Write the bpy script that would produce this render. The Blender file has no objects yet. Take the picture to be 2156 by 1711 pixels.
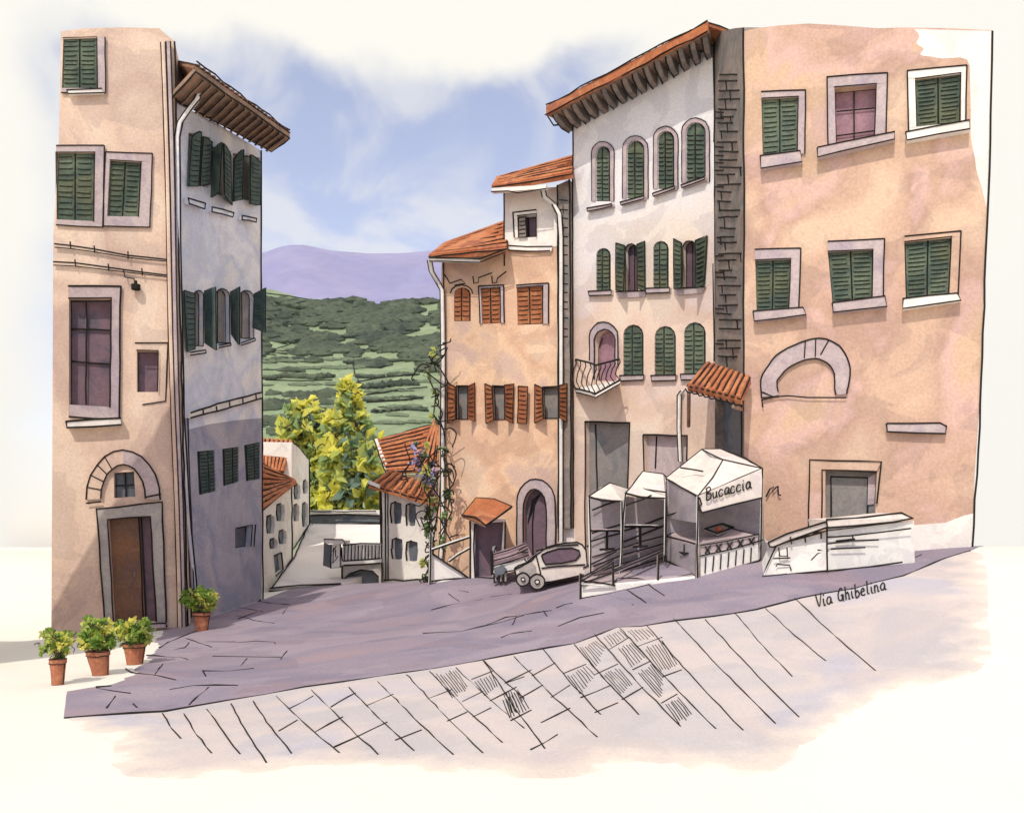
import bpy, math, random
import numpy as np
from mathutils import Vector
from mathutils.geometry import tessellate_polygon, delaunay_2d_cdt
random.seed(7); rnd = random.random
R = math.radians
sc = bpy.context.scene
COL = sc.collection
# ---------------------------------------------------------------- survey frame: eye point, focal length, horizon
F = 1867.0; CX = 1078.0; HZ = 1150.0; EH = 2.3
EYE = Vector((0, 0, EH))
def P(px, py, Y): return Vector(((px-CX)/F*Y, Y, EH+(HZ-py)/F*Y))

# ---------------------------------------------------------------- materials
MATS = {}
def nn(nt, t, **kw):
    n = nt.nodes.new(t)
    for k, v in kw.items(): setattr(n, k, v)
    return n
def wash(name, cols, scale=0.35, grain=0.16, rough=0.95, gscale=16.0, edge=0.10, bump=0.25, trans=0, upper=None, fade=None):
    """plaster / stone / cloth with broad pigment variation, tide-mark blotches and a fine tooth"""
    m = bpy.data.materials.new(name); m.use_nodes = True
    nt = m.node_tree; L = nt.links.new
    b = nt.nodes['Principled BSDF']; b.inputs['Roughness'].default_value = rough
    b.inputs['Specular IOR Level'].default_value = 0.15
    g = nn(nt, 'ShaderNodeNewGeometry')
    n1 = nn(nt, 'ShaderNodeTexNoise'); n1.inputs['Scale'].default_value = scale
    n1.inputs['Detail'].default_value = 3; n1.inputs['Distortion'].default_value = 0.6
    L(g.outputs['Position'], n1.inputs['Vector'])
    cr = nn(nt, 'ShaderNodeValToRGB'); e = cr.color_ramp.elements
    k = len(cols)
    while len(e) < k: e.new(0.5)
    for i, c in enumerate(cols):
        e[i].position = 0.36+0.28*(i/(k-1) if k > 1 else 0); e[i].color = (*c, 1)
    L(n1.outputs['Fac'], cr.inputs['Fac'])
    src = cr.outputs[0]
    if upper:      # bare lime wash left above, tinted plaster below, meeting in a ragged band
        ca, cb, z0, z1 = upper
        sp = nn(nt, 'ShaderNodeSeparateXYZ'); L(g.outputs['Position'], sp.inputs[0])
        ma = nn(nt, 'ShaderNodeMath', operation='MULTIPLY_ADD'); L(n1.outputs['Fac'], ma.inputs[0]); ma.inputs[1].default_value = 5.0; L(sp.outputs[2], ma.inputs[2])
        mr = nn(nt, 'ShaderNodeMapRange'); L(ma.outputs[0], mr.inputs[0]); mr.inputs[1].default_value = z0+2.5; mr.inputs[2].default_value = z1+2.5
        uc = nn(nt, 'ShaderNodeMix', data_type='RGBA'); L(n1.outputs['Fac'], uc.inputs[0]); uc.inputs[6].default_value = (*ca, 1); uc.inputs[7].default_value = (*cb, 1)
        um = nn(nt, 'ShaderNodeMix', data_type='RGBA'); L(mr.outputs[0], um.inputs[0]); L(src, um.inputs[6]); L(uc.outputs[2], um.inputs[7]); src = um.outputs[2]
    if fade:       # paving worn and dusted over towards its edge
        at = nn(nt, 'ShaderNodeAttribute', attribute_name='edge_distance')
        nf = nn(nt, 'ShaderNodeTexNoise'); nf.inputs['Scale'].default_value = 1.6; nf.inputs['Detail'].default_value = 5; L(g.outputs['Position'], nf.inputs['Vector'])
        ma = nn(nt, 'ShaderNodeMath', operation='MULTIPLY_ADD'); L(nf.outputs['Fac'], ma.inputs[0]); ma.inputs[1].default_value = 1.5; L(at.outputs['Fac'], ma.inputs[2])
        fr_ = nn(nt, 'ShaderNodeMapRange'); L(ma.outputs[0], fr_.inputs[0]); fr_.inputs[1].default_value = .55; fr_.inputs[2].default_value = 1.55
        fc = nn(nt, 'ShaderNodeValToRGB'); q_ = fc.color_ramp.elements; q_[0].position = .12; q_[0].color = (*fade[0], 1); q_[1].position = .28; q_[1].color = (*fade[1], 1)
        L(fr_.outputs[0], fc.inputs[0])
        fm_ = nn(nt, 'ShaderNodeMapRange'); L(fr_.outputs[0], fm_.inputs[0]); fm_.inputs[1].default_value = .25; fm_.inputs[2].default_value = .85
        um = nn(nt, 'ShaderNodeMix', data_type='RGBA'); L(fm_.outputs[0], um.inputs[0]); L(fc.outputs[0], um.inputs[6]); L(src, um.inputs[7]); src = um.outputs[2]
    n2 = nn(nt, 'ShaderNodeTexNoise'); n2.inputs['Scale'].default_value = scale*1.7
    n2.inputs['Detail'].default_value = 4; n2.inputs['Distortion'].default_value = 1.0
    L(g.outputs['Position'], n2.inputs['Vector'])
    r2 = nn(nt, 'ShaderNodeValToRGB'); q = r2.color_ramp.elements
    q[0].position = 0.50; q[0].color = (1, 1, 1, 1); q[1].position = 0.53; q[1].color = (1-edge, 1-edge, 1-edge*.8, 1)
    L(n2.outputs['Fac'], r2.inputs['Fac'])
    m1 = nn(nt, 'ShaderNodeMix', data_type='RGBA', blend_type='MULTIPLY'); m1.inputs[0].default_value = 1
    L(src, m1.inputs[6]); L(r2.outputs[0], m1.inputs[7])
    n3 = nn(nt, 'ShaderNodeTexNoise'); n3.inputs['Scale'].default_value = gscale; n3.inputs['Detail'].default_value = 3
    L(g.outputs['Position'], n3.inputs['Vector'])
    r3 = nn(nt, 'ShaderNodeMapRange'); r3.inputs[1].default_value = 0.3; r3.inputs[2].default_value = 0.7
    r3.inputs[3].default_value = 1-grain; r3.inputs[4].default_value = 1+grain*0.5
    L(n3.outputs['Fac'], r3.inputs[0])
    m2 = nn(nt, 'ShaderNodeMix', data_type='RGBA', blend_type='MULTIPLY'); m2.inputs[0].default_value = 1
    L(m1.outputs[2], m2.inputs[6]); L(r3.outputs[0], m2.inputs[7])
    L(m2.outputs[2], b.inputs['Base Color'])
    if bump:
        bp = nn(nt, 'ShaderNodeBump'); bp.inputs['Strength'].default_value = bump; bp.inputs['Distance'].default_value = 0.02
        L(n3.outputs['Fac'], bp.inputs['Height']); L(bp.outputs[0], b.inputs['Normal'])
    if trans:
        tr = nn(nt, 'ShaderNodeBsdfTranslucent'); mx = nn(nt, 'ShaderNodeMixShader'); mx.inputs[0].default_value = trans
        L(m2.outputs[2], tr.inputs[0]); L(b.outputs[0], mx.inputs[1]); L(tr.outputs[0], mx.inputs[2]); L(mx.outputs[0], nt.nodes['Material Output'].inputs[0])
    MATS[name] = m; return m
wash('ink', [(.018, .016, .014), (.03, .027, .024)], grain=0, bump=0, edge=0)
wash('plaster_peach', [(.72, .515, .37), (.655, .445, .32), (.58, .38, .28), (.69, .46, .385), (.67, .465, .315)], .40, .12, edge=.13)
wash('plaster_sand', [(.80, .63, .49), (.75, .56, .43), (.66, .48, .38), (.80, .62, .48)], .36, .12, edge=.12)
wash('plaster_orange', [(.82, .60, .42), (.77, .51, .34), (.70, .45, .30), (.80, .56, .37), (.66, .47, .37)], .42, .12, edge=.13)
wash('plaster_rose', [(.80, .66, .53), (.80, .62, .50), (.74, .55, .43), (.78, .62, .54)], .38, .10, edge=.12, upper=((.84, .80, .74), (.80, .78, .82), 9.6, 12.4))
wash('plaster_cream', [(.88, .84, .76), (.86, .80, .72), (.82, .77, .71)], .6, .07)
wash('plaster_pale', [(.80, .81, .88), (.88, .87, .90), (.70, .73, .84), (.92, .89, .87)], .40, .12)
wash('plaster_shaded', [(.40, .39, .45), (.47, .45, .50), (.35, .36, .45), (.50, .46, .49)], .40, .16)  # lower-storey shade of the blue-grey house painted as a darker plaster
wash('stone_lilac', [(.50, .40, .40), (.56, .46, .44), (.45, .37, .40)], .9, .14)
wash('stone_grey', [(.42, .38, .35), (.47, .43, .38), (.36, .33, .33)], .9, .14)
wash('stone_dark', [(.255, .205, .175), (.32, .265, .225), (.205, .19, .175), (.29, .235, .205)], .8, .2)
wash('green_paint', [(.125, .165, .125), (.165, .20, .135), (.08, .115, .09), (.14, .16, .10)], .45, .25)
wash('green_deep', [(.08, .12, .11), (.11, .15, .13), (.06, .10, .10)], 1.1, .2)
wash('rust_paint', [(.42, .16, .07), (.36, .13, .06), (.48, .20, .09)], 1.4, .18)
wash('roof_tile', [(.52, .19, .08), (.44, .15, .07), (.58, .24, .11), (.38, .14, .08)], .9, .2)
wash('roof_brown', [(.30, .15, .08), (.24, .13, .08), (.36, .19, .11)], .9, .2)
wash('soffit_wood', [(.40, .26, .18), (.30, .21, .16), (.48, .30, .19)], 1.1, .2)
wash('door_wood', [(.30, .15, .08), (.24, .13, .08), (.20, .12, .09)], 1.0, .2)
wash('purple_glass', [(.16, .11, .14), (.20, .13, .16), (.12, .10, .13)], 1.1, .15, rough=.55)
wash('mauve_glass', [(.32, .18, .22), (.38, .22, .25), (.28, .17, .22)], 1.4, .15, rough=.55)
wash('slate_glass', [(.13, .15, .18), (.17, .18, .20), (.10, .13, .16)], 1.2, .15, rough=.5)
wash('grey_panel', [(.24, .23, .21), (.29, .26, .24), (.20, .21, .21)], .9, .15)
wash('white_paint', [(.84, .81, .74), (.80, .77, .72)], 1.4, .05)
wash('cloth_white', [(.80, .73, .65), (.78, .69, .61), (.74, .67, .63)], 1.2, .05)
wash('cloth_shade_lilac', [(.36, .32, .34), (.42, .37, .38), (.33, .30, .34)], .8, .1)  # side cloths, and the shade under the canopies painted as lilac cloth
wash('terracotta', [(.50, .19, .10), (.42, .16, .09), (.56, .24, .13)], 4, .18, gscale=40)
wash('soil', [(.10, .07, .05), (.14, .10, .06)], 6, .2)
wash('ground_cream', [(.80, .775, .69), (.79, .765, .68), (.81, .785, .70)], .4, .02, edge=0)
wash('street_lilac', [(.325, .265, .31), (.36, .30, .345), (.29, .25, .31), (.36, .275, .305)], .22, .14, gscale=22, edge=.12)  # shade lying over the street is put into its lilac colour
wash('paving_pale', [(.58, .52, .50), (.54, .50, .50), (.62, .54, .51), (.52, .49, .53)], .30, .08, gscale=26, edge=.05, fade=((.80, .775, .69), (.77, .67, .58)))
wash('paving_peach', [(.70, .61, .55), (.68, .60, .55), (.72, .64, .58)], .5, .05, gscale=26, edge=.04)
wash('ramp_cream', [(.90, .85, .79), (.86, .79, .75), (.92, .88, .82)], .25, .06)
wash('hill_green', [(.235, .305, .17), (.28, .35, .205), (.20, .265, .15)], .02, .2, gscale=.35)
wash('valley_green', [(.22, .28, .13), (.28, .34, .17)], .05, .2, gscale=1)
wash('wood_dark', [(.085, .108, .076), (.11, .135, .088), (.065, .086, .065)], .05, .3, gscale=.5)
wash('wood_mid', [(.15, .19, .12), (.18, .22, .14)], .05, .2, gscale=.5)
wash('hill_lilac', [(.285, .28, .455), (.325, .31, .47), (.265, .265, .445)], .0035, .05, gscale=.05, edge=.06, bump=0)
wash('leaf_yellow', [(.88, .84, .14), (.90, .84, .20), (.80, .78, .16)], .7, .1, trans=.45)
wash('leaf_lime', [(.56, .62, .16), (.62, .66, .20)], .7, .15, trans=.4)
wash('leaf_mid', [(.28, .40, .16), (.34, .45, .20)], .7, .15, trans=.35)
wash('leaf_teal', [(.18, .27, .20), (.22, .31, .23)], .7, .15, trans=.3)
wash('leaf_pot', [(.20, .36, .06), (.28, .42, .08), (.14, .27, .06)], 6, .2, trans=.3)
wash('wisteria', [(.42, .40, .66), (.50, .48, .72)], 2, .1)
wash('bark', [(.12, .09, .06), (.16, .12, .08)], 2, .2)
wash('tomato_red', [(.45, .11, .06), (.5, .14, .08)], 4, .1)
wash('mauve_cloth', [(.42, .30, .33), (.48, .35, .38)], 2, .1)

# ---------------------------------------------------------------- mesh builder
class MB:
    def __init__(s): s.v = []; s.f = []; s.m = []; s.mats = []
    def mi(s, m):
        if m not in s.mats: s.mats.append(m)
        return s.mats.index(m)
    def add(s, vs, fs, m):
        o = len(s.v); k = s.mi(m)
        s.v += [Vector(p) for p in vs]
        for f in fs: s.f.append([i+o for i in f]); s.m.append(k)
    def prism(s, pts, vec, m, cap0=True, cap1=True):
        n = len(pts); a = [Vector(p) for p in pts]; b = [p+vec for p in a]
        tr = tessellate_polygon([a]) if n > 4 else None
        fs = [[i, (i+1) % n, n+(i+1) % n, n+i] for i in range(n)]
        for off, on in ((0, cap0), (n, cap1)):
            if on:
                if tr: fs += [[i+off for i in t] for t in tr]
                else: fs.append([i+off for i in range(n)])
        s.add(a+b, fs, m)
    def box(s, a, b, m):
        x0, y0, z0 = a; x1, y1, z1 = b
        s.prism([(x0, y0, z0), (x1, y0, z0), (x1, y1, z0), (x0, y1, z0)], Vector((0, 0, z1-z0)), m)
    def tube(s, path, r, m, k=6, taper=None, caps=True):
        path = [Vector(p) for p in path]; n = len(path); vs = []
        if n < 2: return
        prev = None
        for i, p in enumerate(path):
            d = (path[min(i+1, n-1)]-path[max(i-1, 0)])
            if d.length < 1e-9: d = Vector((0, 0, 1))
            d.normalize()
            if prev is None:
                a = d.cross(Vector((0, 0, 1)) if abs(d.z) < .9 else Vector((1, 0, 0))).normalized()
            else:
                a = prev-d*prev.dot(d)
                a = a.normalized() if a.length > 1e-6 else d.orthogonal().normalized()
            prev = a; b = d.cross(a)
            rr = r if taper is None else r*(1+(taper-1)*i/(n-1))
            for j in range(k):
                t = 2*math.pi*j/k; vs.append(p+a*math.cos(t)*rr+b*math.sin(t)*rr)
        fs = [[i*k+j, i*k+(j+1) % k, (i+1)*k+(j+1) % k, (i+1)*k+j] for i in range(n-1) for j in range(k)]
        if caps: fs += [list(range(k)), [(n-1)*k+j for j in range(k)]]
        s.add(vs, fs, m)
    def ink(s, path, r=.02, jit=.5, step=.5, m='ink', closed=False):
        """a dark hand-laid bead along a path (paint line / joint), slightly uneven"""
        path = [Vector(p) for p in path]
        if closed: path = path+[path[0]]
        out = []
        for a, b in zip(path, path[1:]):
            n = max(1, int((b-a).length/step))
            for i in range(n):
                p = a.lerp(b, i/n)
                q = r*jit*2.3
                out.append(p+Vector(((rnd()-.5)*q, (rnd()-.5)*q*.3, (rnd()-.5)*q)))
        out.append(path[-1])
        s.tube(out, r*1.1, m, k=4)
    def build(s, name, parent=None, smooth=False):
        me = bpy.data.meshes.new(name)
        o0 = parent_loc(parent)
        me.from_pydata([tuple(p-o0) for p in s.v], [], s.f)
        for m in s.mats: me.materials.append(MATS[m])
        for i, p in enumerate(me.polygons): p.material_index = s.m[i]; p.use_smooth = smooth
        me.update()
        o = bpy.data.objects.new(name, me); COL.objects.link(o)
        if parent is not None: o.parent = parent
        return o
LOC = {}
def parent_loc(p):
    v = Vector((0, 0, 0))
    while p is not None: v += p.location; p = p.parent
    return v
def tag(o, label, cat, group=None, kind=None):
    if kind: o['kind'] = kind
    if kind == 'structure': return o
    o['label'] = label; o['category'] = cat
    if group: o['group'] = group
    return o
def thing(name, loc, label, cat, group=None):
    o = bpy.data.objects.new(name, None); COL.objects.link(o); o.location = loc
    o.empty_display_size = .3
    return tag(o, label, cat, group)

def inside(x, y, poly):
    c = False; n = len(poly)
    for i in range(n):
        x0, y0 = poly[i]; x1, y1 = poly[(i+1) % n]
        if (y0 > y) != (y1 > y) and x < (x1-x0)*(y-y0)/(y1-y0)+x0: c = not c
    return c
class Wall:
    def __init__(s, x0, Y0, x1, Y1):
        a = P(x0, HZ, Y0); b = P(x1, HZ, Y1)
        s.o = Vector((a.x, a.y, 0)); s.u = Vector((b.x-a.x, b.y-a.y, 0)).normalized()
        s.n = Vector((s.u.y, -s.u.x, 0))
    def pt(s, px, py, off=0.0):
        d = Vector(((px-CX)/F, 1, (HZ-py)/F))
        t = (s.o+s.n*off-EYE).dot(s.n)/d.dot(s.n)
        return EYE+d*t
    def uv(s, px, py):
        p = s.pt(px, py)-s.o
        return (p.dot(s.u), p.z)
    def at(s, u, v, off=0.0): return s.o+s.u*u+s.n*off+Vector((0, 0, v))
    def poly(s, pix, off=0.0):           # outline on the wall, moved out by off
        return [s.at(*s.uv(*q), off) for q in pix]
    def slab(s, mb, pix, o0, o1, m): mb.prism(s.poly(pix, o0), s.n*(o1-o0), m)
    def line(s, mb, pix, off=.02, r=.02, closed=False, **k): mb.ink(s.poly(pix, off), r, closed=closed, **k)
    def facade(s, mb, outer, holes, m, depth=6, reveal=.28, ink=True, r=.022, reveal_m=None):
        a = [s.uv(*q) for q in outer]; hs = [[s.uv(*q) for q in h] for h in holes]
        pts = []; ed = []
        for lp in [a]+hs:
            k = len(pts); pts += [Vector(q) for q in lp]; ed += [(k+i, k+(i+1) % len(lp)) for i in range(len(lp))]
        r_ = delaunay_2d_cdt(pts, ed, [], 0, 1e-5); V = r_[0]; keep = []
        for t in r_[2]:
            cx = sum(V[i].x for i in t)/3; cy = sum(V[i].y for i in t)/3
            if inside(cx, cy, a) and not any(inside(cx, cy, h) for h in hs): keep.append(list(t))
        mb.add([s.at(q.x, q.y) for q in V], keep, m)
        mb.prism([s.at(u, v) for u, v in a], s.n*(-depth), m, cap0=False)
        for h in hs: mb.prism([s.at(u, v) for u, v in h], s.n*(-reveal), reveal_m or m, cap0=False)
        if ink: s.line(mb, outer, .01, r, closed=True, step=.9)

def arch(x0, y0, x1, y1, k=8, rise=None):
    """arched outline, top y0 at crown, bottom y1"""
    w = (x1-x0)/2; rise = w if rise is None else rise; cy = y0+rise
    p = [(x0+w-w*math.cos(math.pi*i/k), cy-rise*math.sin(math.pi*i/k)) for i in range(k+1)]
    return p+[(x1, y1), (x0, y1)]
def grow(q, l, t, r, b):
    """grow a TL,TR,BR,BL quad"""
    return [(q[0][0]-l, q[0][1]-t), (q[1][0]+r, q[1][1]-t), (q[2][0]+r, q[2][1]+b), (q[3][0]-l, q[3][1]+b)]
def lerp2(a, b, t): return (a[0]+(b[0]-a[0])*t, a[1]+(b[1]-a[1])*t)
def qp(q, s, t): return lerp2(lerp2(q[0], q[1], s), lerp2(q[3], q[2], s), t)

def leaf(W, q, parent, m='green_paint', off=.03, th=.05, n=10, archtop=False, r=.016, swing=0.0, hinge=0):
    """one louvred shutter leaf over quad q (TL,TR,BR,BL). swing = how far the free edge stands off the wall"""
    mb = MB()
    def M(s, t, o):
        px, py = qp(q, s, t)
        k = (s if hinge == 0 else 1-s)*swing
        return W.pt(px, py, off+k)+W.n*o
    if archtop:
        dirn = 1 if archtop > 0 else -1   # +1: crown on the right side
        pts = []
        for i in range(6):
            s = i/5; c = s if dirn > 0 else 1-s
            pts.append((s, .13*(1-math.sin(c*math.pi/2))))
        pts += [(1, 1), (0, 1)]
    else: pts = [(0, 0), (1, 0), (1, 1), (0, 1)]
    mb.prism([M(s, t, 0) for s, t in pts], W.n*th, m)
    mb.ink([M(s, t, th+.005) for s, t in pts], r, closed=True, step=.6)
    for i in range(1, n):
        t = (i+.2*(rnd()-.5))/n
        if archtop and t < .16: continue
        a, b = M(.10+.08*rnd(), t, th), M(.80+.12*rnd(), t+.012*(rnd()-.5), th)
        # slat: a sloping blade with a dark gap under it
        h = Vector((0, 0, (M(0, 0, 0)-M(0, 1, 0)).length/n*.45))
        mb.prism([a, b, b+h, a+h], W.n*.018, m)
        mb.ink([a+W.n*.012, a.lerp(b, .5)+W.n*.014-h*.15*rnd(), b+W.n*.012], r*.72, jit=.3, step=.3)
    return mb.build('shutter', parent)

def window(W, bld, q, kind='shut', frame=None, sill=None, m='green_paint', glass='slate_glass', fm='stone_lilac',
           arched=False, bars=None, n=10, r=.016, swl=.0, fo=.05, reveal=.28, label=None, only=None):
    """kind: shut | glass | open.  q quad of the opening. Returns outline used for the hole"""
    hole = arch(q[0][0], (q[0][1]+q[1][1])/2, q[2][0], q[2][1]) if arched else q
    mb = MB()
    back = -reveal+.02
    W.slab(mb, hole, back-.08, back, glass)
    if kind != 'shut':
        W.line(mb, hole, back+.02, r, closed=True)
        if bars:
            for s in bars[0]: W.slab(mb, [qp(q, s-.02, .02), qp(q, s+.02, .02), qp(q, s+.02, .98), qp(q, s-.02, .98)], back, back+.05, bars[2]); W.line(mb, [qp(q, s, .02), qp(q, s, .98)], back+.06, r)
            for t in bars[1]: W.line(mb, [qp(q, .02, t), qp(q, .98, t+.01)], back+.05, r)
    w = mb.build('window', bld)
    if label: w['label'] = label
    W.line_hole = hole
    if kind == 'shut':
        o = .0 if reveal > 0 else .03
        e = -.10
        leaf(W, [q[0], qp(q, .5, 0), qp(q, .5, 1), q[3]], w, m, e, .05, n, (1 if arched else False), r)
        leaf(W, [qp(q, .5, 0), q[1], q[2], qp(q, .5, 1)], w, m, e, .05, n, (-1 if arched else False), r)
    if frame:
        l, t, rr, b = frame; fb = MB()
        if arched:
            x0, x1 = q[0][0], q[2][0]; y0 = (q[0][1]+q[1][1])/2; y1 = q[2][1]
            inn = arch(x0, y0, x1, y1)[:-2]; k = len(inn)-1
            out = arch(x0-l, y0-t, x1+rr, y1)[:-2]
            inn = [(x0, y1)]+inn+[(x1, y1)]; out = [(x0-l, y1)]+out+[(x1+rr, y1)]
            for i in range(len(inn)-1):
                W.slab(fb, [out[i], out[i+1], inn[i+1], inn[i]], .003, fo, fm)
            W.line(fb, out, fo, r*.9, step=.3)
        else:
            g = grow(q, l, t, rr, b); parts = []
            if t: parts.append([g[0], g[1], (q[1][0]+rr, q[1][1]), (q[0][0]-l, q[0][1])])
            if rr: parts.append([q[1], (q[1][0]+rr, q[1][1]), (q[2][0]+rr, q[2][1]), q[2]])
            if l: parts.append([(q[0][0]-l, q[0][1]), q[0], q[3], (q[3][0]-l, q[3][1])])
            if b: parts.append([(q[3][0]-l, q[3][1]), (q[2][0]+rr, q[2][1]), g[2], g[3]])
            for p in parts: W.slab(fb, p, .003, fo, fm)
            if t: W.line(fb, [g[0], g[1]], fo+.01, r)
            if rr: W.line(fb, [g[1], g[2]], fo+.01, r)
            if l: W.line(fb, [g[0], g[3]], fo+.01, r)
            if b: W.line(fb, [g[3], g[2]], fo+.01, r)
            W.line(fb, [q[0], q[1], q[2]], fo+.01, r*.8)
        fb.build('frame', w)
    if sill:
        sb = MB(); sq = sill[:4]; so = sill[4] if len(sill) > 4 else .16; sm = sill[5] if len(sill) > 5 else fm
        W.slab(sb, sq, .004, so, sm); W.line(sb, sq, so+.01, r, closed=True)
        sb.build('sill', w)
    return w, hole

def tiled(mb, e0, e1, r1, r0, m='roof_tile', th=.14, n=8, along='slope', rr=.02, rib=.07, inks=True):
    """roof plane: eave e0-e1, ridge r0-r1; barrel-tile courses run up the slope or along it"""
    e0, e1, r1, r0 = map(Vector, (e0, e1, r1, r0))
    nrm = (e1-e0).cross(r0-e0).normalized()
    if nrm.z < 0: nrm = -nrm
    mb.prism([e0, e1, r1, r0], -nrm*th, m)
    mb.ink([e0, e1, r1, r0], rr, closed=True)
    for i in range(n):
        s = (i+.5)/n
        a, b = (e0.lerp(e1, s), r0.lerp(r1, s)) if along == 'slope' else (e0.lerp(r0, s), e1.lerp(r1, s))
        k = 5; path = [a.lerp(b, j/k)+nrm*(.012*(rnd()-.5)) for j in range(k+1)]
        mb.tube(path, rib, m, k=6)
    if inks:
        for i in range(1, n):
            s = i/n
            a, b = (e0.lerp(e1, s), r0.lerp(r1, s)) if along == 'slope' else (e0.lerp(r0, s), e1.lerp(r1, s))
            a2 = a.lerp(b, .12*rnd()); b2 = a.lerp(b, .85+.15*rnd())
            mb.ink([a2+nrm*(rib*.7), b2+nrm*(rib*.7)], rr*.8, jit=1.2, step=.5)

def pipe(pts, r, parent, name='downpipe', m='white_paint', inkr=.014):
    mb = MB(); mb.tube(pts, r, m, k=8)
    side = Vector((1, 0, 0))
    for sg in (-1, 1): mb.ink([p+side*sg*r*1.0-Vector((0, r*.4, 0)) for p in map(Vector, pts)], inkr, jit=.4, step=1.0)
    return mb.build(name, parent)

def leaves(mb, centre, rad, n, size, mats, squash=(1, 1, 1), cluster=None):
    """leaf-sized bent faces through a crown volume, in clumps that share a tone"""
    cl = cluster or max(4, n//18)
    cs = []
    for i in range(cl):
        while True:
            p = Vector((rnd()*2-1, rnd()*2-1, rnd()*2-1))
            if .25 < p.length < 1: break
        cs.append((p, mats[int(rnd()*len(mats))], .22+.22*rnd()))
    for i in range(n):
        c, m, cr = cs[int(rnd()*cl)]
        q = c+Vector((random.gauss(0, 1), random.gauss(0, 1), random.gauss(0, 1)))*cr*.5
        if q.length > 1.15: q *= 1.1/q.length
        p = Vector(centre)+Vector((q.x*rad*squash[0], q.y*rad*squash[1], q.z*rad*squash[2]))
        if rnd() < .15: m = mats[int(rnd()*len(mats))]
        d = Vector((rnd()-.5, rnd()-.5, rnd()-.5)).normalized(); e = d.orthogonal().normalized()
        s = size*(.6+.8*rnd()); f = d.cross(e)*s*.18
        mb.add([p-d*s*.5, p-e*s*.28+f, p+d*s*.5, p+e*s*.28+f], [[0, 1, 2], [0, 2, 3]], m)
# ---------------------------------------------------------------- terrain
ctl = [(120, 1345, 24.5), (375, 1320, 25.3), (552, 1262, 31), (425, 1325, 24.5), (650, 1238, 33), (720, 1233, 33), (900, 1226, 32),
       (1130, 1240, 26), (930, 1226, 30), (1195, 1203, 29), (1000, 1216, 28), (1220, 1262, 20.5), (1468, 1217, 20), (1402, 1186, 21.6),
       (1602, 1180, 20.3), (1600, 1214, 19.2), (1740, 1200, 18.6), (1925, 1186, 18.8), (2045, 1152, 20), (1700, 1260, 17), (1300, 1320, 17),
       (1100, 1374, 16.2), (2000, 1180, 18.6), (1300, 1197, 27), (1600, 1187, 22), (130, 1515, 11.8), (720, 1425, 15.2), (900, 1300, 24)]
cp = [(P(*c).x, P(*c).y, P(*c).z) for c in ctl]
for x, y in ((-14, 15), (-6, 14), (-8, 8), (0, 8), (4.5, 8), (0, 0), (-20, 0), (-25, 25), (-30, 50), (-25, -15), (0, -20)): cp.append((x, y, 0))
cp += [(9, 9, .5), (20, 10, 1.2), (25, 22, 1.8), (30, 45, 1.0), (22, -10, .3), (-14, 32, .1), (8, 32, 1.5)]
cp = np.array(cp); n_ = len(cp)
def phi(r2): return np.sqrt(r2+2.0)
D2 = ((cp[:, None, :2]-cp[None, :, :2])**2).sum(-1)
A_ = np.zeros((n_+1, n_+1)); A_[:n_, :n_] = phi(D2)-np.eye(n_)*.02
A_[:n_, n_] = 1; A_[n_, :n_] = 1
w_ = np.linalg.solve(A_, np.append(cp[:, 2], 0))
def sst(a, b, x): t = np.clip((x-a)/(b-a), 0, 1); return t*t*(3-2*t)
def zt_arr(x, y):
    x = np.asarray(x, float); y = np.asarray(y, float)
    r2 = (x[..., None]-cp[:, 0])**2+(y[..., None]-cp[:, 1])**2
    z = phi(r2)@w_[:n_]+w_[n_]
    rr = np.sqrt(x*x+(y-15)**2); z = z*(1-sst(35, 60, rr))
    drop = sst(33.6, 42, y)*(1-sst(60, 140, y)*.0)*sst(-15, -12.5, x+0*y)*(1-sst(1.5, 5, x))
    drop2 = sst(60, 110, y)*(1-sst(.20, .28, np.abs(x/np.maximum(y, 1)+.17)))
    return z-6.5*np.maximum(drop*(1-sst(60, 110, y)), drop2)
def zt(x, y): return float(zt_arr(np.array([x]), np.array([y]))[0])
def G(px, py, up=0.0):
    """where the sight line through a surveyed point meets the ground"""
    d = Vector(((px-CX)/F, 1, (HZ-py)/F)); Y = np.arange(4, 60, .05)
    x = d.x*Y; z = EH+d.z*Y; h = zt_arr(x, Y); k = np.where(z <= h)[0]
    Yh = float(Y[k[0]]) if len(k) else 34.0
    return Vector((d.x*Yh, Yh, zt(d.x*Yh, Yh)+up))

def axis(lo, hi, fine0, fine1, st, g=1.22):
    a = list(np.arange(fine0, fine1+1e-6, st)); s = st
    while a[-1] < hi: s *= g; a.append(a[-1]+s)
    s = st
    while a[0] > lo: s *= g; a.insert(0, a[0]-s)
    return np.array(a)
xs = axis(-1500, 1500, -16, 14, .5); ys = axis(-250, 2500, 2, 46, .5)
XX, YY = np.meshgrid(xs, ys); ZZ = zt_arr(XX, YY)
mb = MB(); nx = len(xs)
vs = [Vector((float(a), float(b), float(c))) for a, b, c in zip(XX.ravel(), YY.ravel(), ZZ.ravel())]
fa = []; fb_ = []
for j in range(len(ys)-1):
    for i in range(nx-1):
        cx = (xs[i]+xs[i+1])/2; cy = (ys[j]+ys[j+1])/2
        (fb_ if (cy > 44 and abs(cx/cy+.17) < .24 and cy < 700) else fa).append([j*nx+i, j*nx+i+1, (j+1)*nx+i+1, (j+1)*nx+i])
mb.v = vs; mb.f = fa+fb_; mb.mats = ['ground_cream', 'valley_green']; mb.m = [0]*len(fa)+[1]*len(fb_)
tag(mb.build('ground', smooth=True), '', '', kind='structure')

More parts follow.
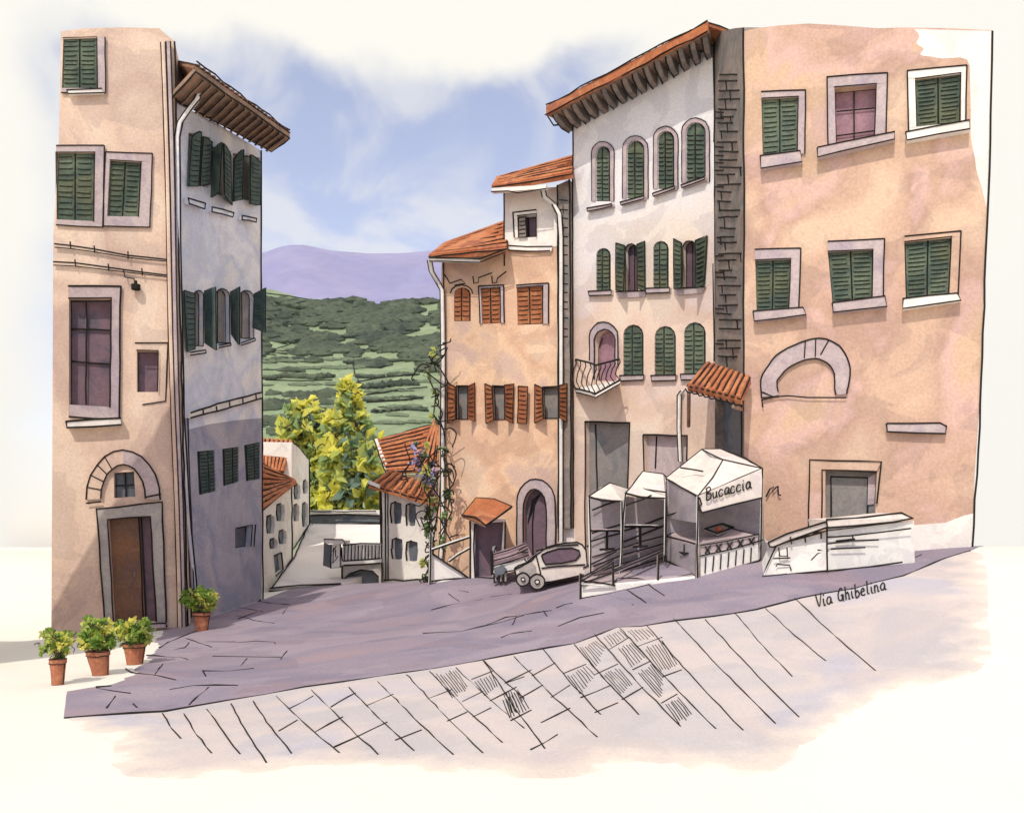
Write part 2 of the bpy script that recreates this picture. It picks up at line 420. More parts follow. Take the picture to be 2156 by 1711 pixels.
def tide(pts, a=.16):
    pts = [Vector((p[0], p[1], 0)) for p in pts]; out = []
    for i in range(len(pts)-1):
        p0, p1_, p2_, p3_ = pts[max(i-1, 0)], pts[i], pts[i+1], pts[min(i+2, len(pts)-1)]
        n = max(2, int((p2_-p1_).length/.12))
        for j in range(n):
            t = j/n; q = .5*((2*p1_)+(p2_-p0)*t+(2*p0-5*p1_+4*p2_-p3_)*t*t+(3*p1_-3*p2_+p3_-p0)*t**3)
            d = noise.noise(q*.9)*a+noise.noise(q*3.1)*a*.45+noise.noise(q*8)*a*.2
            out.append(q+Vector((d*.6, d, 0)))
    return out+[pts[-1]]
from mathutils import noise
def wob(pts, amp=.05, step=.5):
    out = []
    for a, b in zip(pts, pts[1:]+pts[:1]):
        n = max(1, int((Vector(b)-Vector(a)).length/step))
        for i in range(n):
            t = i/n; out.append((a[0]+(b[0]-a[0])*t+(rnd()-.5)*amp, a[1]+(b[1]-a[1])*t+(rnd()-.5)*amp))
    return out
def sheet(mb, outline, up, m, amp=.08, st=.5, eu=.0006):
    o = wob([(p[0], p[1]) for p in outline], amp)
    xs_ = [p[0] for p in o]; ys_ = [p[1] for p in o]
    pts = [Vector(p) for p in o]; ed = [(i, (i+1) % len(o)) for i in range(len(o))]
    for gx in np.arange(math.floor(min(xs_)), max(xs_), st):
        for gy in np.arange(math.floor(min(ys_)), max(ys_), st): pts.append(Vector((float(gx), float(gy))))
    r = delaunay_2d_cdt(pts, ed, [list(range(len(o)))], 1, 1e-4)
    v2 = r[0]; z = zt_arr(np.array([p.x for p in v2]), np.array([p.y for p in v2]))
    oa = np.array([(p[0], p[1]) for p in o]); va = np.array([(p.x, p.y) for p in v2])
    z = z+np.where(((va[:, None]-oa[None])**2).sum(-1).min(1) < 1e-5, eu-up, 0)
    used = sorted({i for f in r[2] for i in f}); mp = {k: i for i, k in enumerate(used)}
    mb.add([(v2[k].x, v2[k].y, float(z[k])+up) for k in used], [[mp[i] for i in f] for f in r[2]], m)

kerb = [(135, 1512), (200, 1508), (345, 1499), (480, 1476), (560, 1462), (640, 1447), (720, 1436), (800, 1424), (905, 1409), (1000, 1393), (1100, 1374), (1210, 1355),
        (1265, 1335), (1300, 1321), (1350, 1320), (1420, 1308), (1500, 1299), (1590, 1286), (1640, 1273), (1690, 1260), (1800, 1240), (1900, 1214), (1985, 1178), (2043, 1160)]
kg = [G(*k) for k in kerb]
st_left = [G(*k) for k in [(345, 1322), (335, 1346), (300, 1400), (250, 1436), (190, 1448), (142, 1456)]]
far_ = [Vector(p+(0,)) for p in [(11, 20.6), (6, 23), (5.4, 26), (2, 30.5), (-2.5, 31.5), (-2.5, 34), (-8.2, 34), (-8.6, 31.5), (-9.4, 26.5)]]
mb = MB(); sheet(mb, kg+far_+tide(st_left, .22), .014, 'street_lilac', .02, .5, .007)
# worn joints and cracks in the street surface
zA = lambda x, y: (69+x*.48, 1164.2+y*.48)
zB = lambda x, y: (1017.6+x*.48, 1164.2+y*.48)
def gline(mb, pts, r, up=.015): mb.ink([G(*p, up) for p in pts], r, jit=.8, step=.35)
for f, l in ((zA, [[(555, 418), (600, 390), (720, 342)], [(670, 375), (785, 415)], [(620, 425), (665, 418), (685, 395)], [(870, 215), (900, 240), (1010, 258)], [(865, 215), (850, 250)],
                   [(890, 275), (975, 298), (1060, 310)], [(900, 292), (985, 260)], [(985, 212), (1050, 222), (1128, 228)], [(1095, 270), (1115, 240)], [(765, 390), (890, 392)],
                   [(890, 395), (980, 388), (1060, 392), (1064, 400)], [(500, 450), (590, 458), (650, 458), (680, 470)], [(790, 455), (950, 458), (1090, 460)], [(1085, 470), (1115, 432)],
                   [(910, 498), (940, 465)], [(740, 522), (850, 520), (970, 510)], [(750, 525), (760, 545)], [(405, 510), (430, 525), (540, 540), (628, 560)], [(532, 540), (570, 490)],
                   [(278, 593), (345, 587)], [(278, 595), (350, 610), (428, 620)], [(325, 685), (362, 632)], [(438, 665), (458, 682)], [(602, 602), (700, 585), (900, 585)],
                   [(685, 668), (770, 592)], [(1750, 253), (1850, 225), (1975, 205)], [(2005, 195), (2100, 182)], [(1868, 165), (1912, 175)], [(1825, 182), (1872, 215)],
                   [(1712, 355), (1880, 345), (2060, 305), (2156, 275)], [(2052, 375), (2090, 358), (2156, 350)]]),
             (zB, [[(0, 322), (100, 285), (300, 255)], [(262, 255), (280, 282)], [(128, 318), (145, 282)], [(75, 375), (130, 352), (212, 345)], [(330, 325), (420, 288), (530, 265)],
                   [(630, 162), (715, 222)], [(722, 142), (795, 192)], [(322, 245), (360, 228), (392, 222)], [(648, 232), (660, 228)], [(420, 206), (550, 180), (700, 150), (920, 92)],
                   [(1225, 108), (1360, 90), (1500, 76), (1640, 58), (1790, 30)], [(1780, 55), (1850, 42), (1920, 10), (2040, -30)]])):
    for p in l: gline(mb, [f(*q) for q in p], .0125)
mb.ink([p+Vector((0, 0, .008)) for p in kg], .014, jit=.8, step=.4)
tag(mb.build('street'), '', '', kind='structure')

mb = MB()
pv = [(150, 1524), (235, 1560), (235, 1610), (300, 1632), (420, 1640), (560, 1628), (640, 1612), (820, 1618), (960, 1632), (1120, 1640), (1240, 1632), (1320, 1604), (1420, 1612),
      (1500, 1632), (1640, 1622), (1700, 1570), (1830, 1480), (1960, 1440), (2078, 1400), (2080, 1300), (2080, 1220), (2070, 1166)]
from mathutils import noise
pv_edge = tide([G(*p) for p in pv])
sheet(mb, pv_edge+[p+Vector((-.05, .12, 0)) for p in kg[::-1]], .005, 'paving_pale', .01, .25)
diag = [(zA, [((570, 705), (650, 815)), ((660, 705), (785, 880)), ((765, 685), (910, 885)), ((868, 662), (1025, 925)), ((965, 652), (1135, 880)), ((1065, 628), (1345, 880)),
              ((1222, 600), (1515, 885)), ((1385, 590), (1672, 872)), ((1515, 565), (1845, 890)), ((1640, 535), (1975, 878)), ((1740, 520), (2060, 835)), ((1855, 505), (2156, 770)), ((1980, 475), (2156, 640))]),
        (zB, [((0, 470), (270, 860)), ((135, 455), (500, 810)), ((262, 425), (515, 710)), ((400, 405), (682, 712)), ((485, 355), (865, 762)), ((600, 330), (1020, 775)), ((715, 318), (1140, 782)),
              ((832, 285), (1282, 752)), ((975, 295), (1385, 725)), ((1105, 265), (1355, 545)), ((1240, 245), (1502, 475)), ((1365, 200), (1720, 520))])]
for f, l in diag:
    for a, b in l: gline(mb, [f(*a), f((a[0]*.5+b[0]*.5)-4, a[1]*.5+b[1]*.5+4), f(*b)], .0095, .008)
cross = [(zA, [((1125, 685), (1230, 628)), ((1080, 785), (1160, 735)), ((1235, 790), (1360, 722)), ((1320, 858), (1430, 805)), ((1305, 678), (1415, 615)), ((1465, 670), (1580, 622)), ((1430, 805), (1555, 745)),
               ((1590, 825), (1705, 780)), ((1735, 640), (1840, 600)), ((1820, 742), (1905, 700)), ((1885, 655), (1975, 610)), ((1930, 722), (2010, 680)), ((1925, 555), (2020, 520)), ((2070, 575), (2156, 545))]),
         (zB, [((100, 570), (210, 515)), ((215, 540), (315, 485)), ((160, 640), (260, 580)), ((300, 635), (380, 580)), ((30, 650), (145, 590)), ((120, 738), (210, 690)), ((255, 748), (380, 685)), ((210, 865), (325, 800)),
               ((350, 530), (450, 490)), ((425, 640), (555, 585)), ((490, 705), (590, 660)), ((550, 425), (640, 370)), ((490, 535), (590, 490)), ((610, 645), (700, 592)), ((680, 410), (785, 370)), ((655, 515), (735, 475)),
               ((790, 545), (870, 515)), ((780, 660), (850, 620))])]
for f, l in cross:
    for a, b in l: gline(mb, [f(*a), f(*b)], .009, .008)
# scored (ribbed) slabs
def hatch(f, q, n):
    for i in range(n):
        t = (i+.5)/n
        a = lerp2(q[0], q[1], t); b = lerp2(q[3], q[2], t)
        a = lerp2(a, b, .08+.1*rnd()); b = lerp2(a, b, .8+.15*rnd())
        gline(mb, [f(*a), f(a[0]*.5+b[0]*.5+2*rnd(), a[1]*.5+b[1]*.5), f(*b)], .0065, .008)
for q, n in ((((410, 405), (490, 385), (545, 420), (500, 530)), 8), (((520, 365), (600, 335), (640, 370), (560, 420)), 7), (((355, 530), (450, 490), (500, 540), (430, 640)), 8),
             (((500, 530), (590, 495), (660, 580), (605, 640)), 8), (((580, 410), (650, 375), (735, 465), (655, 515)), 7), (((690, 405), (785, 375), (860, 500), (790, 540)), 8),
             (((660, 515), (740, 480), (800, 560), (785, 655)), 8), (((620, 335), (712, 330), (760, 370), (680, 400)), 6), (((790, 655), (850, 625), (930, 720), (860, 765)), 7), (((80, 610), (150, 590), (210, 690), (120, 735)), 7)):
    hatch(zB, q, n)
for q, n in ((((1745, 525), (1850, 500), (1920, 600), (1850, 655)), 9), (((1925, 560), (2015, 520), (2045, 590), (1985, 640)), 7), (((2050, 640), (2130, 600), (2156, 650), (2090, 740)), 6)): hatch(zA, q, n)
po = mb.build('pavement'); tag(po, '', '', kind='structure')
at_ = po.data.attributes.new('edge_distance', 'FLOAT', 'POINT')
E_ = np.array([(p.x, p.y) for p in pv_edge]); V_ = np.array([(v.x, v.y) for v in mb.v])
at_.data.foreach_set('value', np.sqrt(((V_[:, None, :]-E_[None])**2).sum(-1).min(1)).astype(np.float32))
# raised kerb stones along the foot of the right-hand wall are left off: the street meets it flush

# lettering painted on the paving
def strokes(text, adv=.62):
    S = {'V': [[(0, 1), (.22, 0), (.5, 1.05)]], 'i': [[(.1, .55), (.12, .05), (.25, .02)], [(.14, .78), (.16, .84)]],
         'a': [[(.45, .5), (.25, .6), (.06, .35), (.15, .05), (.35, .12), (.45, .5), (.44, .1), (.58, .03)]],
         'G': [[(.5, .95), (.3, 1.0), (.08, .6), (.12, .12), (.35, .05), (.45, .45)], [(.3, .42), (.52, .46), (.5, .0)]],
         'h': [[(.1, 1.05), (.08, 0)], [(.08, .4), (.25, .58), (.36, .4), (.36, .02), (.46, .02)]],
         'b': [[(.12, 1.05), (.1, .05), (.3, 0), (.44, .25), (.3, .5), (.1, .35)]],
         'e': [[(.06, .3), (.36, .38), (.28, .58), (.1, .48), (.05, .2), (.2, .0), (.42, .1)]],
         'l': [[(.14, 1.08), (.1, .2), (.16, .02), (.26, .05)]],
         'n': [[(.06, .55), (.06, .02)], [(.06, .38), (.22, .57), (.34, .4), (.34, .02), (.46, .03)]],
         'B': [[(.08, 1.0), (.06, 0)], [(.0, .95), (.3, 1.05), (.42, .8), (.1, .52), (.45, .45), (.46, .12), (.2, -.04), (.02, .06)]],
         'u': [[(.05, .52), (.08, .1), (.22, .02), (.36, .15), (.38, .52), (.4, .08), (.5, .03)]],
         'c': [[(.42, .46), (.25, .58), (.06, .35), (.12, .05), (.3, 0), (.46, .12)]],
         'M': [[(0, .0), (.12, .8), (.3, .3), (.45, .9), (.5, .1), (.6, .05)]], ' ': []}
    x = 0; out = []
    for ch in text:
        for st in S[ch]: out.append([(x+a, b) for a, b in st])
        x += {'i': .34, 'l': .36, ' ': .5, 'V': .55, 'G': .66, 'B': .6}.get(ch, .54)
    return out, x
def smooth_path(p, k=4):
    if len(p) < 3: return p
    out = []
    for i in range(len(p)-1):
        p0 = p[max(i-1, 0)]; p1 = p[i]; p2 = p[i+1]; p3 = p[min(i+2, len(p)-1)]
        for j in range(k):
            t = j/k
            out.append(tuple(.5*((2*b)+(-a+c)*t+(2*a-5*b+4*c-d)*t*t+(-a+3*b-3*c+d)*t**3) for a, b, c, d in zip(p0, p1, p2, p3)))
    out.append(p[-1]); return out
mb = MB(); ss, wd = strokes('Via Ghibelina')
for s_ in ss:
    pts = []
    for a, b in smooth_path(s_):
        t = a/wd; px = 1720+146*t-b*3; py = 1281-37*t-b*26
        pts.append(G(px, py, .024))
    mb.tube(pts, .0125, 'ink', k=4)
tag(mb.build('street_name'), 'dark handwritten words Via Ghibelina lettered on the pale paving below the white counter', 'lettering')
# ================================================================ LEFT CORNER HOUSE (peach)
WA = Wall(120, 24.5, 378, 25.3)
A = thing('corner_house', WA.pt(250, 1330), 'tall sand coloured corner house at far left with arch over its brown door', 'house', 'houses round the square')
mb = MB()
a_w1 = [(133, 82), (205, 80), (206, 188), (130, 187)]
a_w2 = [(119, 322), (200, 322), (198, 468), (119, 463)]
a_w3 = [(232, 338), (298, 342), (292, 458), (226, 456)]
a_w4 = [(145, 628), (235, 628), (232, 858), (145, 852)]
a_w5 = [(288, 738), (334, 738), (332, 825), (288, 825)]
a_w6 = [(240, 995), (282, 992), (285, 1045), (240, 1048)]
a_dr = [(228, 1093), (318, 1087), (330, 1308), (240, 1309)]
holes = [a_w1, a_w2, a_w3, a_w4, a_w5, a_w6, a_dr]
WA.facade(mb, [(128, 66), (180, 60), (260, 58), (335, 60), (368, 88), (378, 600), (395, 1322), (250, 1333), (108, 1346), (110, 1000), (112, 500), (124, 300)], holes, 'plaster_sand', depth=5, ink=False)
WA.line(mb, [(368, 88), (378, 600), (396, 1322)], .02, .024); WA.line(mb, [(180, 1336), (215, 1334)], .02, .02)
mb.build('wall', A)
window(WA, A, a_w1, frame=(0, 0, 17, 10), sill=[(143, 195), (216, 192), (220, 200), (146, 203), .14, 'plaster_cream'], n=11)
window(WA, A, a_w2, frame=(0, 14, 20, 12), n=12)
window(WA, A, a_w3, frame=(9, 17, 24, 22), n=11)
window(WA, A, a_w4, 'glass', glass='purple_glass', frame=(0, 24, 20, 26), sill=[(143, 888), (257, 882), (258, 897), (145, 903), .22, 'plaster_cream'], bars=([.38], [.27, .58], 'stone_lilac'), r=.024, label='tall dark window with slender mullion')
window(WA, A, a_w5, 'glass', glass='purple_glass', frame=(0, 0, 0, 0), r=.02)
mb = MB(); WA.line(mb, [(285, 722), (353, 722), (349, 845), (300, 852)], .02, .017); mb.build('panel_edge', A)
window(WA, A, a_w6, 'glass', glass='slate_glass', bars=([.5], [.5], 'ink'), r=.018)
# arch hood of voussoirs
mb = MB(); no = 12
o_ = [(262+78*math.cos(t)-2, 1052-104*math.sin(t)) for t in [math.pi*(1-i/no) for i in range(no+1)]]
i_ = [(260+47*math.cos(t), 1050-72*math.sin(t)) for t in [math.pi*(1-i/no) for i in range(no+1)]]
for k in range(no): WA.slab(mb, [o_[k], o_[k+1], i_[k+1], i_[k]], .004, .07, 'stone_lilac' if k > 5 else 'plaster_sand')
WA.line(mb, o_, .08, .02, step=.4); WA.line(mb, i_, .08, .02, step=.4)
for k in (1, 2, 3, 4): WA.line(mb, [o_[k], i_[k]], .085, .014)
WA.line(mb, [(182, 1060), (214, 1056)], .085, .02); WA.line(mb, [(306, 1047), (340, 1040)], .085, .02)
mb.build('arch', A)
mb = MB()
fr = [(205, 1072), (342, 1056), (351, 1310), (222, 1316)]
for q in ([fr[0], fr[1], a_dr[1], a_dr[0]], [fr[0], a_dr[0], a_dr[3], fr[3]], [a_dr[1], fr[1], fr[2], a_dr[2]]): WA.slab(mb, q, .004, .09, 'stone_grey')
WA.line(mb, [fr[3], fr[0], fr[1], fr[2]], .1, .022); WA.line(mb, [a_dr[3], a_dr[0], a_dr[1], a_dr[2]], .1, .02)
mb.build('door_frame', A)
mb = MB()
WA.slab(mb, [(228, 1093), (292, 1089), (304, 1308), (240, 1309)], -.26, -.20, 'door_wood')
WA.slab(mb, [(292, 1089), (318, 1087), (330, 1308), (304, 1308)], -.27, -.24, 'purple_glass')
for x in (0, 6): WA.line(mb, [(290+x, 1089), (300+x, 1308)], -.19, .018)
d_ = mb.build('door', A)
mb = MB(); c = WA.pt(284, 1205, -.18); mb.tube([c, c+WA.n*.06], .03, 'stone_dark'); mb.tube([c+WA.n*.06, c+WA.n*.06+Vector((0, 0, -.12))], .018, 'stone_dark'); mb.build('handle', d_)
mb = MB(); q = WA.poly([(212, 1313), (352, 1309), (354, 1318), (212, 1323)], 0); mb.prism(q, WA.n*.35, 'stone_lilac'); WA.line(mb, [(212, 1313), (352, 1309), (354, 1318)], .36, .018); mb.build('doorstep', A)
for a, b, m_ in (((344, 90), (379, 1322), 'plaster_sand'), ((355, 88), (387, 1322), 'stone_lilac')):
    pipe([WA.pt(a[0]+(b[0]-a[0])*t+1.5*math.sin(t*9), a[1]+(b[1]-a[1])*t, .10) for t in [i/14 for i in range(15)]], .062, A, m=m_, inkr=.017)
for pts in ([(116, 515), (150, 519), (200, 527), (270, 540), (356, 549)], [(114, 553), (160, 556), (230, 565), (300, 575), (366, 583)]):
    mb = MB(); WA.line(mb, pts, .09, .020); WA.line(mb, [(x, y+7-4*i/4) for i, (x, y) in enumerate(pts)], .07, .014)
    for i in (1, 2, 3): WA.line(mb, [(pts[i][0], pts[i][1]-8), (pts[i][0]+1, pts[i][1]+8)], .10, .018)
    mb.build('cable', A)
mb = MB(); WA.line(mb, [(262, 572), (264, 586), (284, 590), (285, 600)], .12, .016)
c = WA.pt(286, 606, .14); mb.prism([c+Vector((math.cos(t)*.13, math.sin(t)*.13, -.05)) for t in [i*math.pi/4 for i in range(8)]], Vector((0, 0, .14)), 'ink'); mb.tube([c+Vector((0, 0, .1)), c+Vector((0, 0, .2))], .04, 'ink')
mb.build('wall_lamp', A)

nb = thing('shadow_caster', (-13.2, 18, 0), 'added unseen sand coloured block with raking top, shaped to cast a shadow on the corner house', 'house')  # unseen block, added and shaped to throw the wedge shadow on the corner house
mb = MB(); mb.prism([Vector(q) for q in ((-19, 18.6, -.4), (-11.3, 18.6, -.4), (-11.3, 18.6, 16.2), (-12.3, 18.6, 14.4), (-14.9, 18.6, 6.8), (-19, 18.6, 6.2))], Vector((0, -2.4, 0)), 'plaster_sand'); mb.build('wall', nb)  # body of the added unseen shadow-casting block
mb = MB(); tiled(mb, (-15.3, 18.8, 6.3), (-15.3, 16.0, 6.3), (-11.2, 16.0, 16.6), (-11.2, 18.8, 16.6), n=9, th=.12); mb.build('roof', nb)  # raking top of the added unseen block
mb = MB(); mb.box((-14.6, 16.12, .0), (-13.4, 16.2, 2.3), 'door_wood'); mb.build('door', nb)  # door on the added unseen block
for x, z in ((-18, 4), (-16, 4), (-13, 5), (-13, 8.5)):
    mb = MB(); mb.box((x-.4, 16.12, z), (x+.4, 16.2, z+1.3), 'green_paint'); mb.build('window', nb)  # window on the added unseen block

# ================================================================ BLUE-GREY HOUSE with wide eaves
WB = Wall(378, 25.6, 552, 31)
B = thing('eaved_house', WB.pt(470, 1285), 'pale blue grey house with wide brown boarded eaves beside the peach corner house', 'house', 'houses round the square')
mb = MB()
low = [(392, 905), (440, 893), (500, 884), (551, 880), (551, 1264), (398, 1321)]
b_sw = [(495, 1111), (528, 1104), (525, 1150), (495, 1154)]
b_low = [[(415, 950), (452, 947), (455, 1034), (419, 1042)], [(468, 945), (503, 940), (503, 1014), (470, 1024)], [(514, 937), (548, 930), (548, 1008), (518, 1013)]]
b_mid = [arch(407, 612, 428, 728, 6), arch(452, 608, 483, 722, 6), arch(502, 612, 534, 712, 6)]
b_top = [[(397, 280), (443, 290), (439, 395), (395, 385)], [(447, 308), (487, 318), (486, 418), (445, 405)], [(490, 322), (548, 332), (545, 425), (490, 418)]]
up = [(367, 215), (460, 262), (541, 312), (549, 318), (551, 880), (500, 884), (440, 893), (385, 908)]
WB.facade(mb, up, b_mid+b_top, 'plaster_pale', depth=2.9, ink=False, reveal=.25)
WB.facade(mb, low, b_low+[b_sw], 'plaster_shaded', depth=2.9, ink=False, reveal=.22)  # lower storey: shade put into the wall colour
WB.line(mb, [(549, 318), (549, 600), (552, 880), (552, 1100), (553, 1264)], .01, .026); WB.line(mb, [(440, 1300), (470, 1292), (520, 1286), (548, 1262)], .02, .026)
mb.build('wall', B)
gp = MB(); WB.slab(gp, [(395, 880), (470, 860), (546, 838), (546, 826), (470, 845), (395, 868)], .004, .10, 'plaster_cream'); WB.line(gp, [(395, 880), (470, 860), (546, 838)], .11, .024); WB.line(gp, [(395, 868), (470, 845), (546, 826)], .11, .026)
for i in range(5): WB.line(gp, [(420+28*i, 862-8*i), (421+28*i, 874-8*i)], .12, .02)
gp.build('string_course', B)
def leafset(W, bld, opens, leafs, m, glass, archd=False, th=.05, n=11, r=.017, sw=.0, og=None):
    for h in opens:
        mb = MB(); W.slab(mb, h, -.24, -.18, glass); W.line(mb, h, -.15, r, closed=True); W.line(mb, h, .012, r, closed=True)
        cx = sum(p[0] for p in h)/len(h); ys_ = [p[1] for p in h]
        if og: W.line(mb, [(cx, min(ys_)+5), (cx, max(ys_)-2)], -.15, r*.8)
        mb.build('window', bld)
    wl = [o for o in bld.children if o.name.startswith('window')]
    for q, hg, s in leafs: leaf(W, q, bld, m, .05, th, n, (1 if hg == 0 else -1) if archd else False, r, swing=s, hinge=hg)
leafset(WB, B, [], [([(402, 272), (421, 278), (415, 392), (394, 393)], 0, .12), ([(425, 290), (444, 286), (439, 388), (418, 392)], 1, .12),
                    ([(447, 305), (464, 300), (458, 405), (443, 416)], 0, .35), ([(468, 302), (482, 312), (485, 432), (470, 410)], 1, .35),
                    ([(490, 322), (510, 315), (507, 420), (489, 425)], 0, .2), ([(525, 326), (548, 332), (545, 432), (524, 430)], 1, .2)], 'green_deep', 'grey_panel', archd=True)
for h in b_top:
    mb = MB(); WB.slab(mb, h, -.24, -.18, 'stone_grey'); WB.line(mb, h, -.16, .016, closed=True); mb.build('window', B)
for q in ([(385, 418), (421, 428), (420, 440), (386, 430)], [(436, 436), (482, 448), (480, 458), (436, 446)], [(500, 455), (530, 461), (530, 468), (500, 463)]):
    mb = MB(); WB.slab(mb, q, .004, .16, 'plaster_pale'); WB.line(mb, q, .17, .02, closed=True); mb.build('sill', B)
leafset(WB, B, b_mid, [([(384, 612), (407, 618), (408, 735), (391, 740)], 0, .1), ([(429, 612), (450, 604), (452, 737), (430, 722)], 0, .5), ([(484, 614), (502, 604), (501, 726), (486, 704)], 0, .5), ([(534, 618), (557, 606), (556, 700), (531, 690)], 0, .5)],
        'green_deep', 'stone_grey', archd=False, og=True)
for q in ([(392, 742), (425, 737), (425, 743), (392, 748)], [(453, 727), (478, 722), (478, 727), (453, 732)], [(500, 722), (530, 712), (530, 717), (500, 727)]):
    mb = MB(); WB.slab(mb, q, .004, .12, 'plaster_pale'); WB.line(mb, q, .13, .018); mb.build('sill', B)
for q in b_low: window(WB, B, q, m='green_deep', n=12, r=.02, reveal=.22)
window(WB, B, b_sw, 'glass', glass='slate_glass', frame=(0, 0, 6, 0), r=.024, reveal=.22, fm='plaster_shaded')
# roof with boarded soffit
mb = MB()
iA, iB = WB.pt(362, 206, .0), WB.pt(541, 314, .0)
oA, oB = WB.pt(412, 152, 1.5), WB.pt(610, 292, 1.5)
iB2 = WB.pt(572, 320, .35)
mb.prism([iA, iB2, oB, oA], Vector((0, 0, .16)), 'soffit_wood')
for i in range(1, 15):
    t = i/15; a = iA.lerp(iB2, t); b = oA.lerp(oB, t)
    mb.prism([a+Vector((0, 0, -.07)), b+Vector((0, 0, -.07)), b+Vector((0, .10, -.07)), a+Vector((0, .10, -.07))], Vector((0, 0, .068)), 'soffit_wood')
    mb.ink([a+Vector((0, -.02, -.08)), b+Vector((0, -.02, -.08))], .02, jit=.6)
mb.ink([iA, iB2, oB, oA], .026, closed=True)
up_ = Vector((0, 0, .17)); back = -WB.n*3.2+Vector((0, 0, .9))
e0, e1 = oA+up_, oB+up_
tiled(mb, e0+Vector((0, 0, .02)), e1+Vector((0, 0, .02)), e1+back, WB.pt(372, 150, -.6)+Vector((0, 0, .3)), 'roof_brown', n=22, th=.10)
mb.ink([e0+Vector((0, 0, .12)), e1+Vector((0, 0, .12))], .026, jit=1.5)
mb.build('roof', B)
pipe([WB.pt(x, y, o) for x, y, o in ((424, 168, 1.0), (424, 190, .9), (414, 212, .7), (396, 235, .45), (380, 258, .2), (374, 290, .12), (376, 500, .12), (384, 880, .12), (398, 1110, .12), (412, 1255, .12))], .07, B, m='plaster_pale', inkr=.022)
pipe([WB.pt(x, y, .1) for x, y in ((392, 880), (400, 1100), (408, 1300))], .05, B, m='plaster_shaded', inkr=.022)

# ================================================================ ORANGE HOUSE in the middle (with taller white turret)
WC = Wall(925, 30.5, 1190, 29)
C = thing('orange_house', WC.pt(1050, 1215), 'orange plaster house with rust shutters and stepped tile roofs behind the small white car', 'house', 'houses round the square')
c_s = [arch(956, 605, 991, 676, 6, 14), [(1013, 608), (1054, 605), (1055, 680), (1016, 682)], [(1088, 606), (1144, 602), (1144, 682), (1090, 684)]]
c_o = [[(961, 812), (985, 812), (985, 882), (962, 882)], [(1037, 812), (1062, 812), (1063, 883), (1040, 883)], [(1142, 815), (1176, 813), (1176, 880), (1145, 881)]]
c_d = arch(1103, 1030, 1152, 1212, 10, 44)
mb = MB()
WC.facade(mb, [(930, 546), (1062, 521), (1176, 521), (1178, 1224), (905, 1230), (922, 1100)], c_s+c_o+[c_d], 'plaster_orange', depth=9, ink=False)
WC.line(mb, [(934, 548), (934, 900), (926, 1050), (912, 1140), (905, 1228)], .01, .022)
mb.build('wall', C)
mb = MB(); t_w = [(1090, 456), (1130, 451), (1130, 499), (1092, 501)]
WC.facade(mb, [(1062, 405), (1176, 393), (1176, 519.5), (1062, 519.5)], [t_w], 'plaster_cream', depth=7, ink=False)
WC.line(mb, [(1061, 405), (1062, 560)], .012, .022)
WC.slab(mb, [(1065, 520), (1165, 522), (1162, 531), (1066, 527)], .004, .1, 'plaster_cream'); WC.line(mb, [(1065, 519), (1110, 522), (1165, 521)], .11, .018); WC.line(mb, [(1068, 529), (1110, 532), (1160, 530)], .11, .018)
mb.build('turret_wall', C)
window(WC, C, t_w, 'glass', glass='purple_glass', frame=(8, 8, 0, 0), fm='plaster_cream', bars=([.45], [], 'ink'), r=.022)
mb = MB(); pts = [(1092, 460), (1108, 458), (1109, 499), (1093, 501)]; leaf(WC, pts, C, 'stone_dark', .03, .04, 5, r=.022)
mb = MB(); WC.slab(mb, [(1178, 396), (1204, 384), (1206, 1112), (1180, 1112)], .0, .25, 'stone_dark')
WC.line(mb, [(1178, 396), (1180, 700), (1180, 1112)], .26, .024); WC.line(mb, [(1204, 384), (1206, 700), (1207, 1112)], .26, .026)
for i in range(16):
    y = 425+i*19+6*rnd(); WC.line(mb, [(1182, y), (1200, y+2*rnd())], .26, .014)
    if i % 2: WC.line(mb, [(1190, y-8), (1191, y+8)], .26, .014)
mb.build('stone_quoin', C)
mb = MB(); WC.slab(mb, [(1178, 1112), (1210, 1112), (1210, 1226), (1178, 1226)], -.3, .0, 'plaster_cream'); mb.build('wall_base', C)
# lower + upper roofs
mb = MB()
tiled(mb, WC.pt(903, 541, .75), WC.pt(1068, 524, .75), WC.pt(1066, 465, -2.2), WC.pt(938, 514, -2.6), n=7, along='ridge', rr=.024, rib=.10)
mb.ink([WC.pt(x, y, .8) for x, y in ((903, 541), (1010, 545), (1066, 524))], .024)
mb.build('roof', C)
mb = MB(); mb.prism([WC.pt(x, y, .76) for x, y in ((905, 541), (1010, 545), (1010, 552), (905, 549))], -WC.n*.14, 'plaster_cream'); mb.ink([WC.pt(x, y, .79) for x, y in ((903, 549), (1010, 552), (1065, 530))], .018); mb.build('gutter', C)
mb = MB()
tiled(mb, WC.pt(1036, 396, .8), WC.pt(1206, 366, .8), WC.pt(1206, 330, -2.0), WC.pt(1048, 376, -2.4), n=6, along='ridge', rr=.024, rib=.10)
mb.build('roof', C)
mb = MB(); mb.prism([WC.pt(x, y, .82) for x, y in ((1034, 396), (1150, 389), (1150, 397), (1036, 405))], -WC.n*.14, 'plaster_cream'); mb.ink([WC.pt(x, y, .85) for x, y in ((1034, 404), (1070, 402), (1090, 406), (1150, 397))], .018); mb.build('gutter', C)
pipe([WC.pt(x, y, o) for x, y, o in ((1143, 398, .6), (1146, 414, .5), (1166, 430, .2), (1178, 452, .3), (1181, 500, .32), (1181, 1140, .32))], .07, C, inkr=.022)
pipe([WC.pt(x, y, o) for x, y, o in ((905, 548, .6), (909, 572, .4), (922, 594, .15), (931, 612, .12), (933, 760, .12), (932, 1120, .12), (926, 1200, .12))], .075, C, inkr=.022)
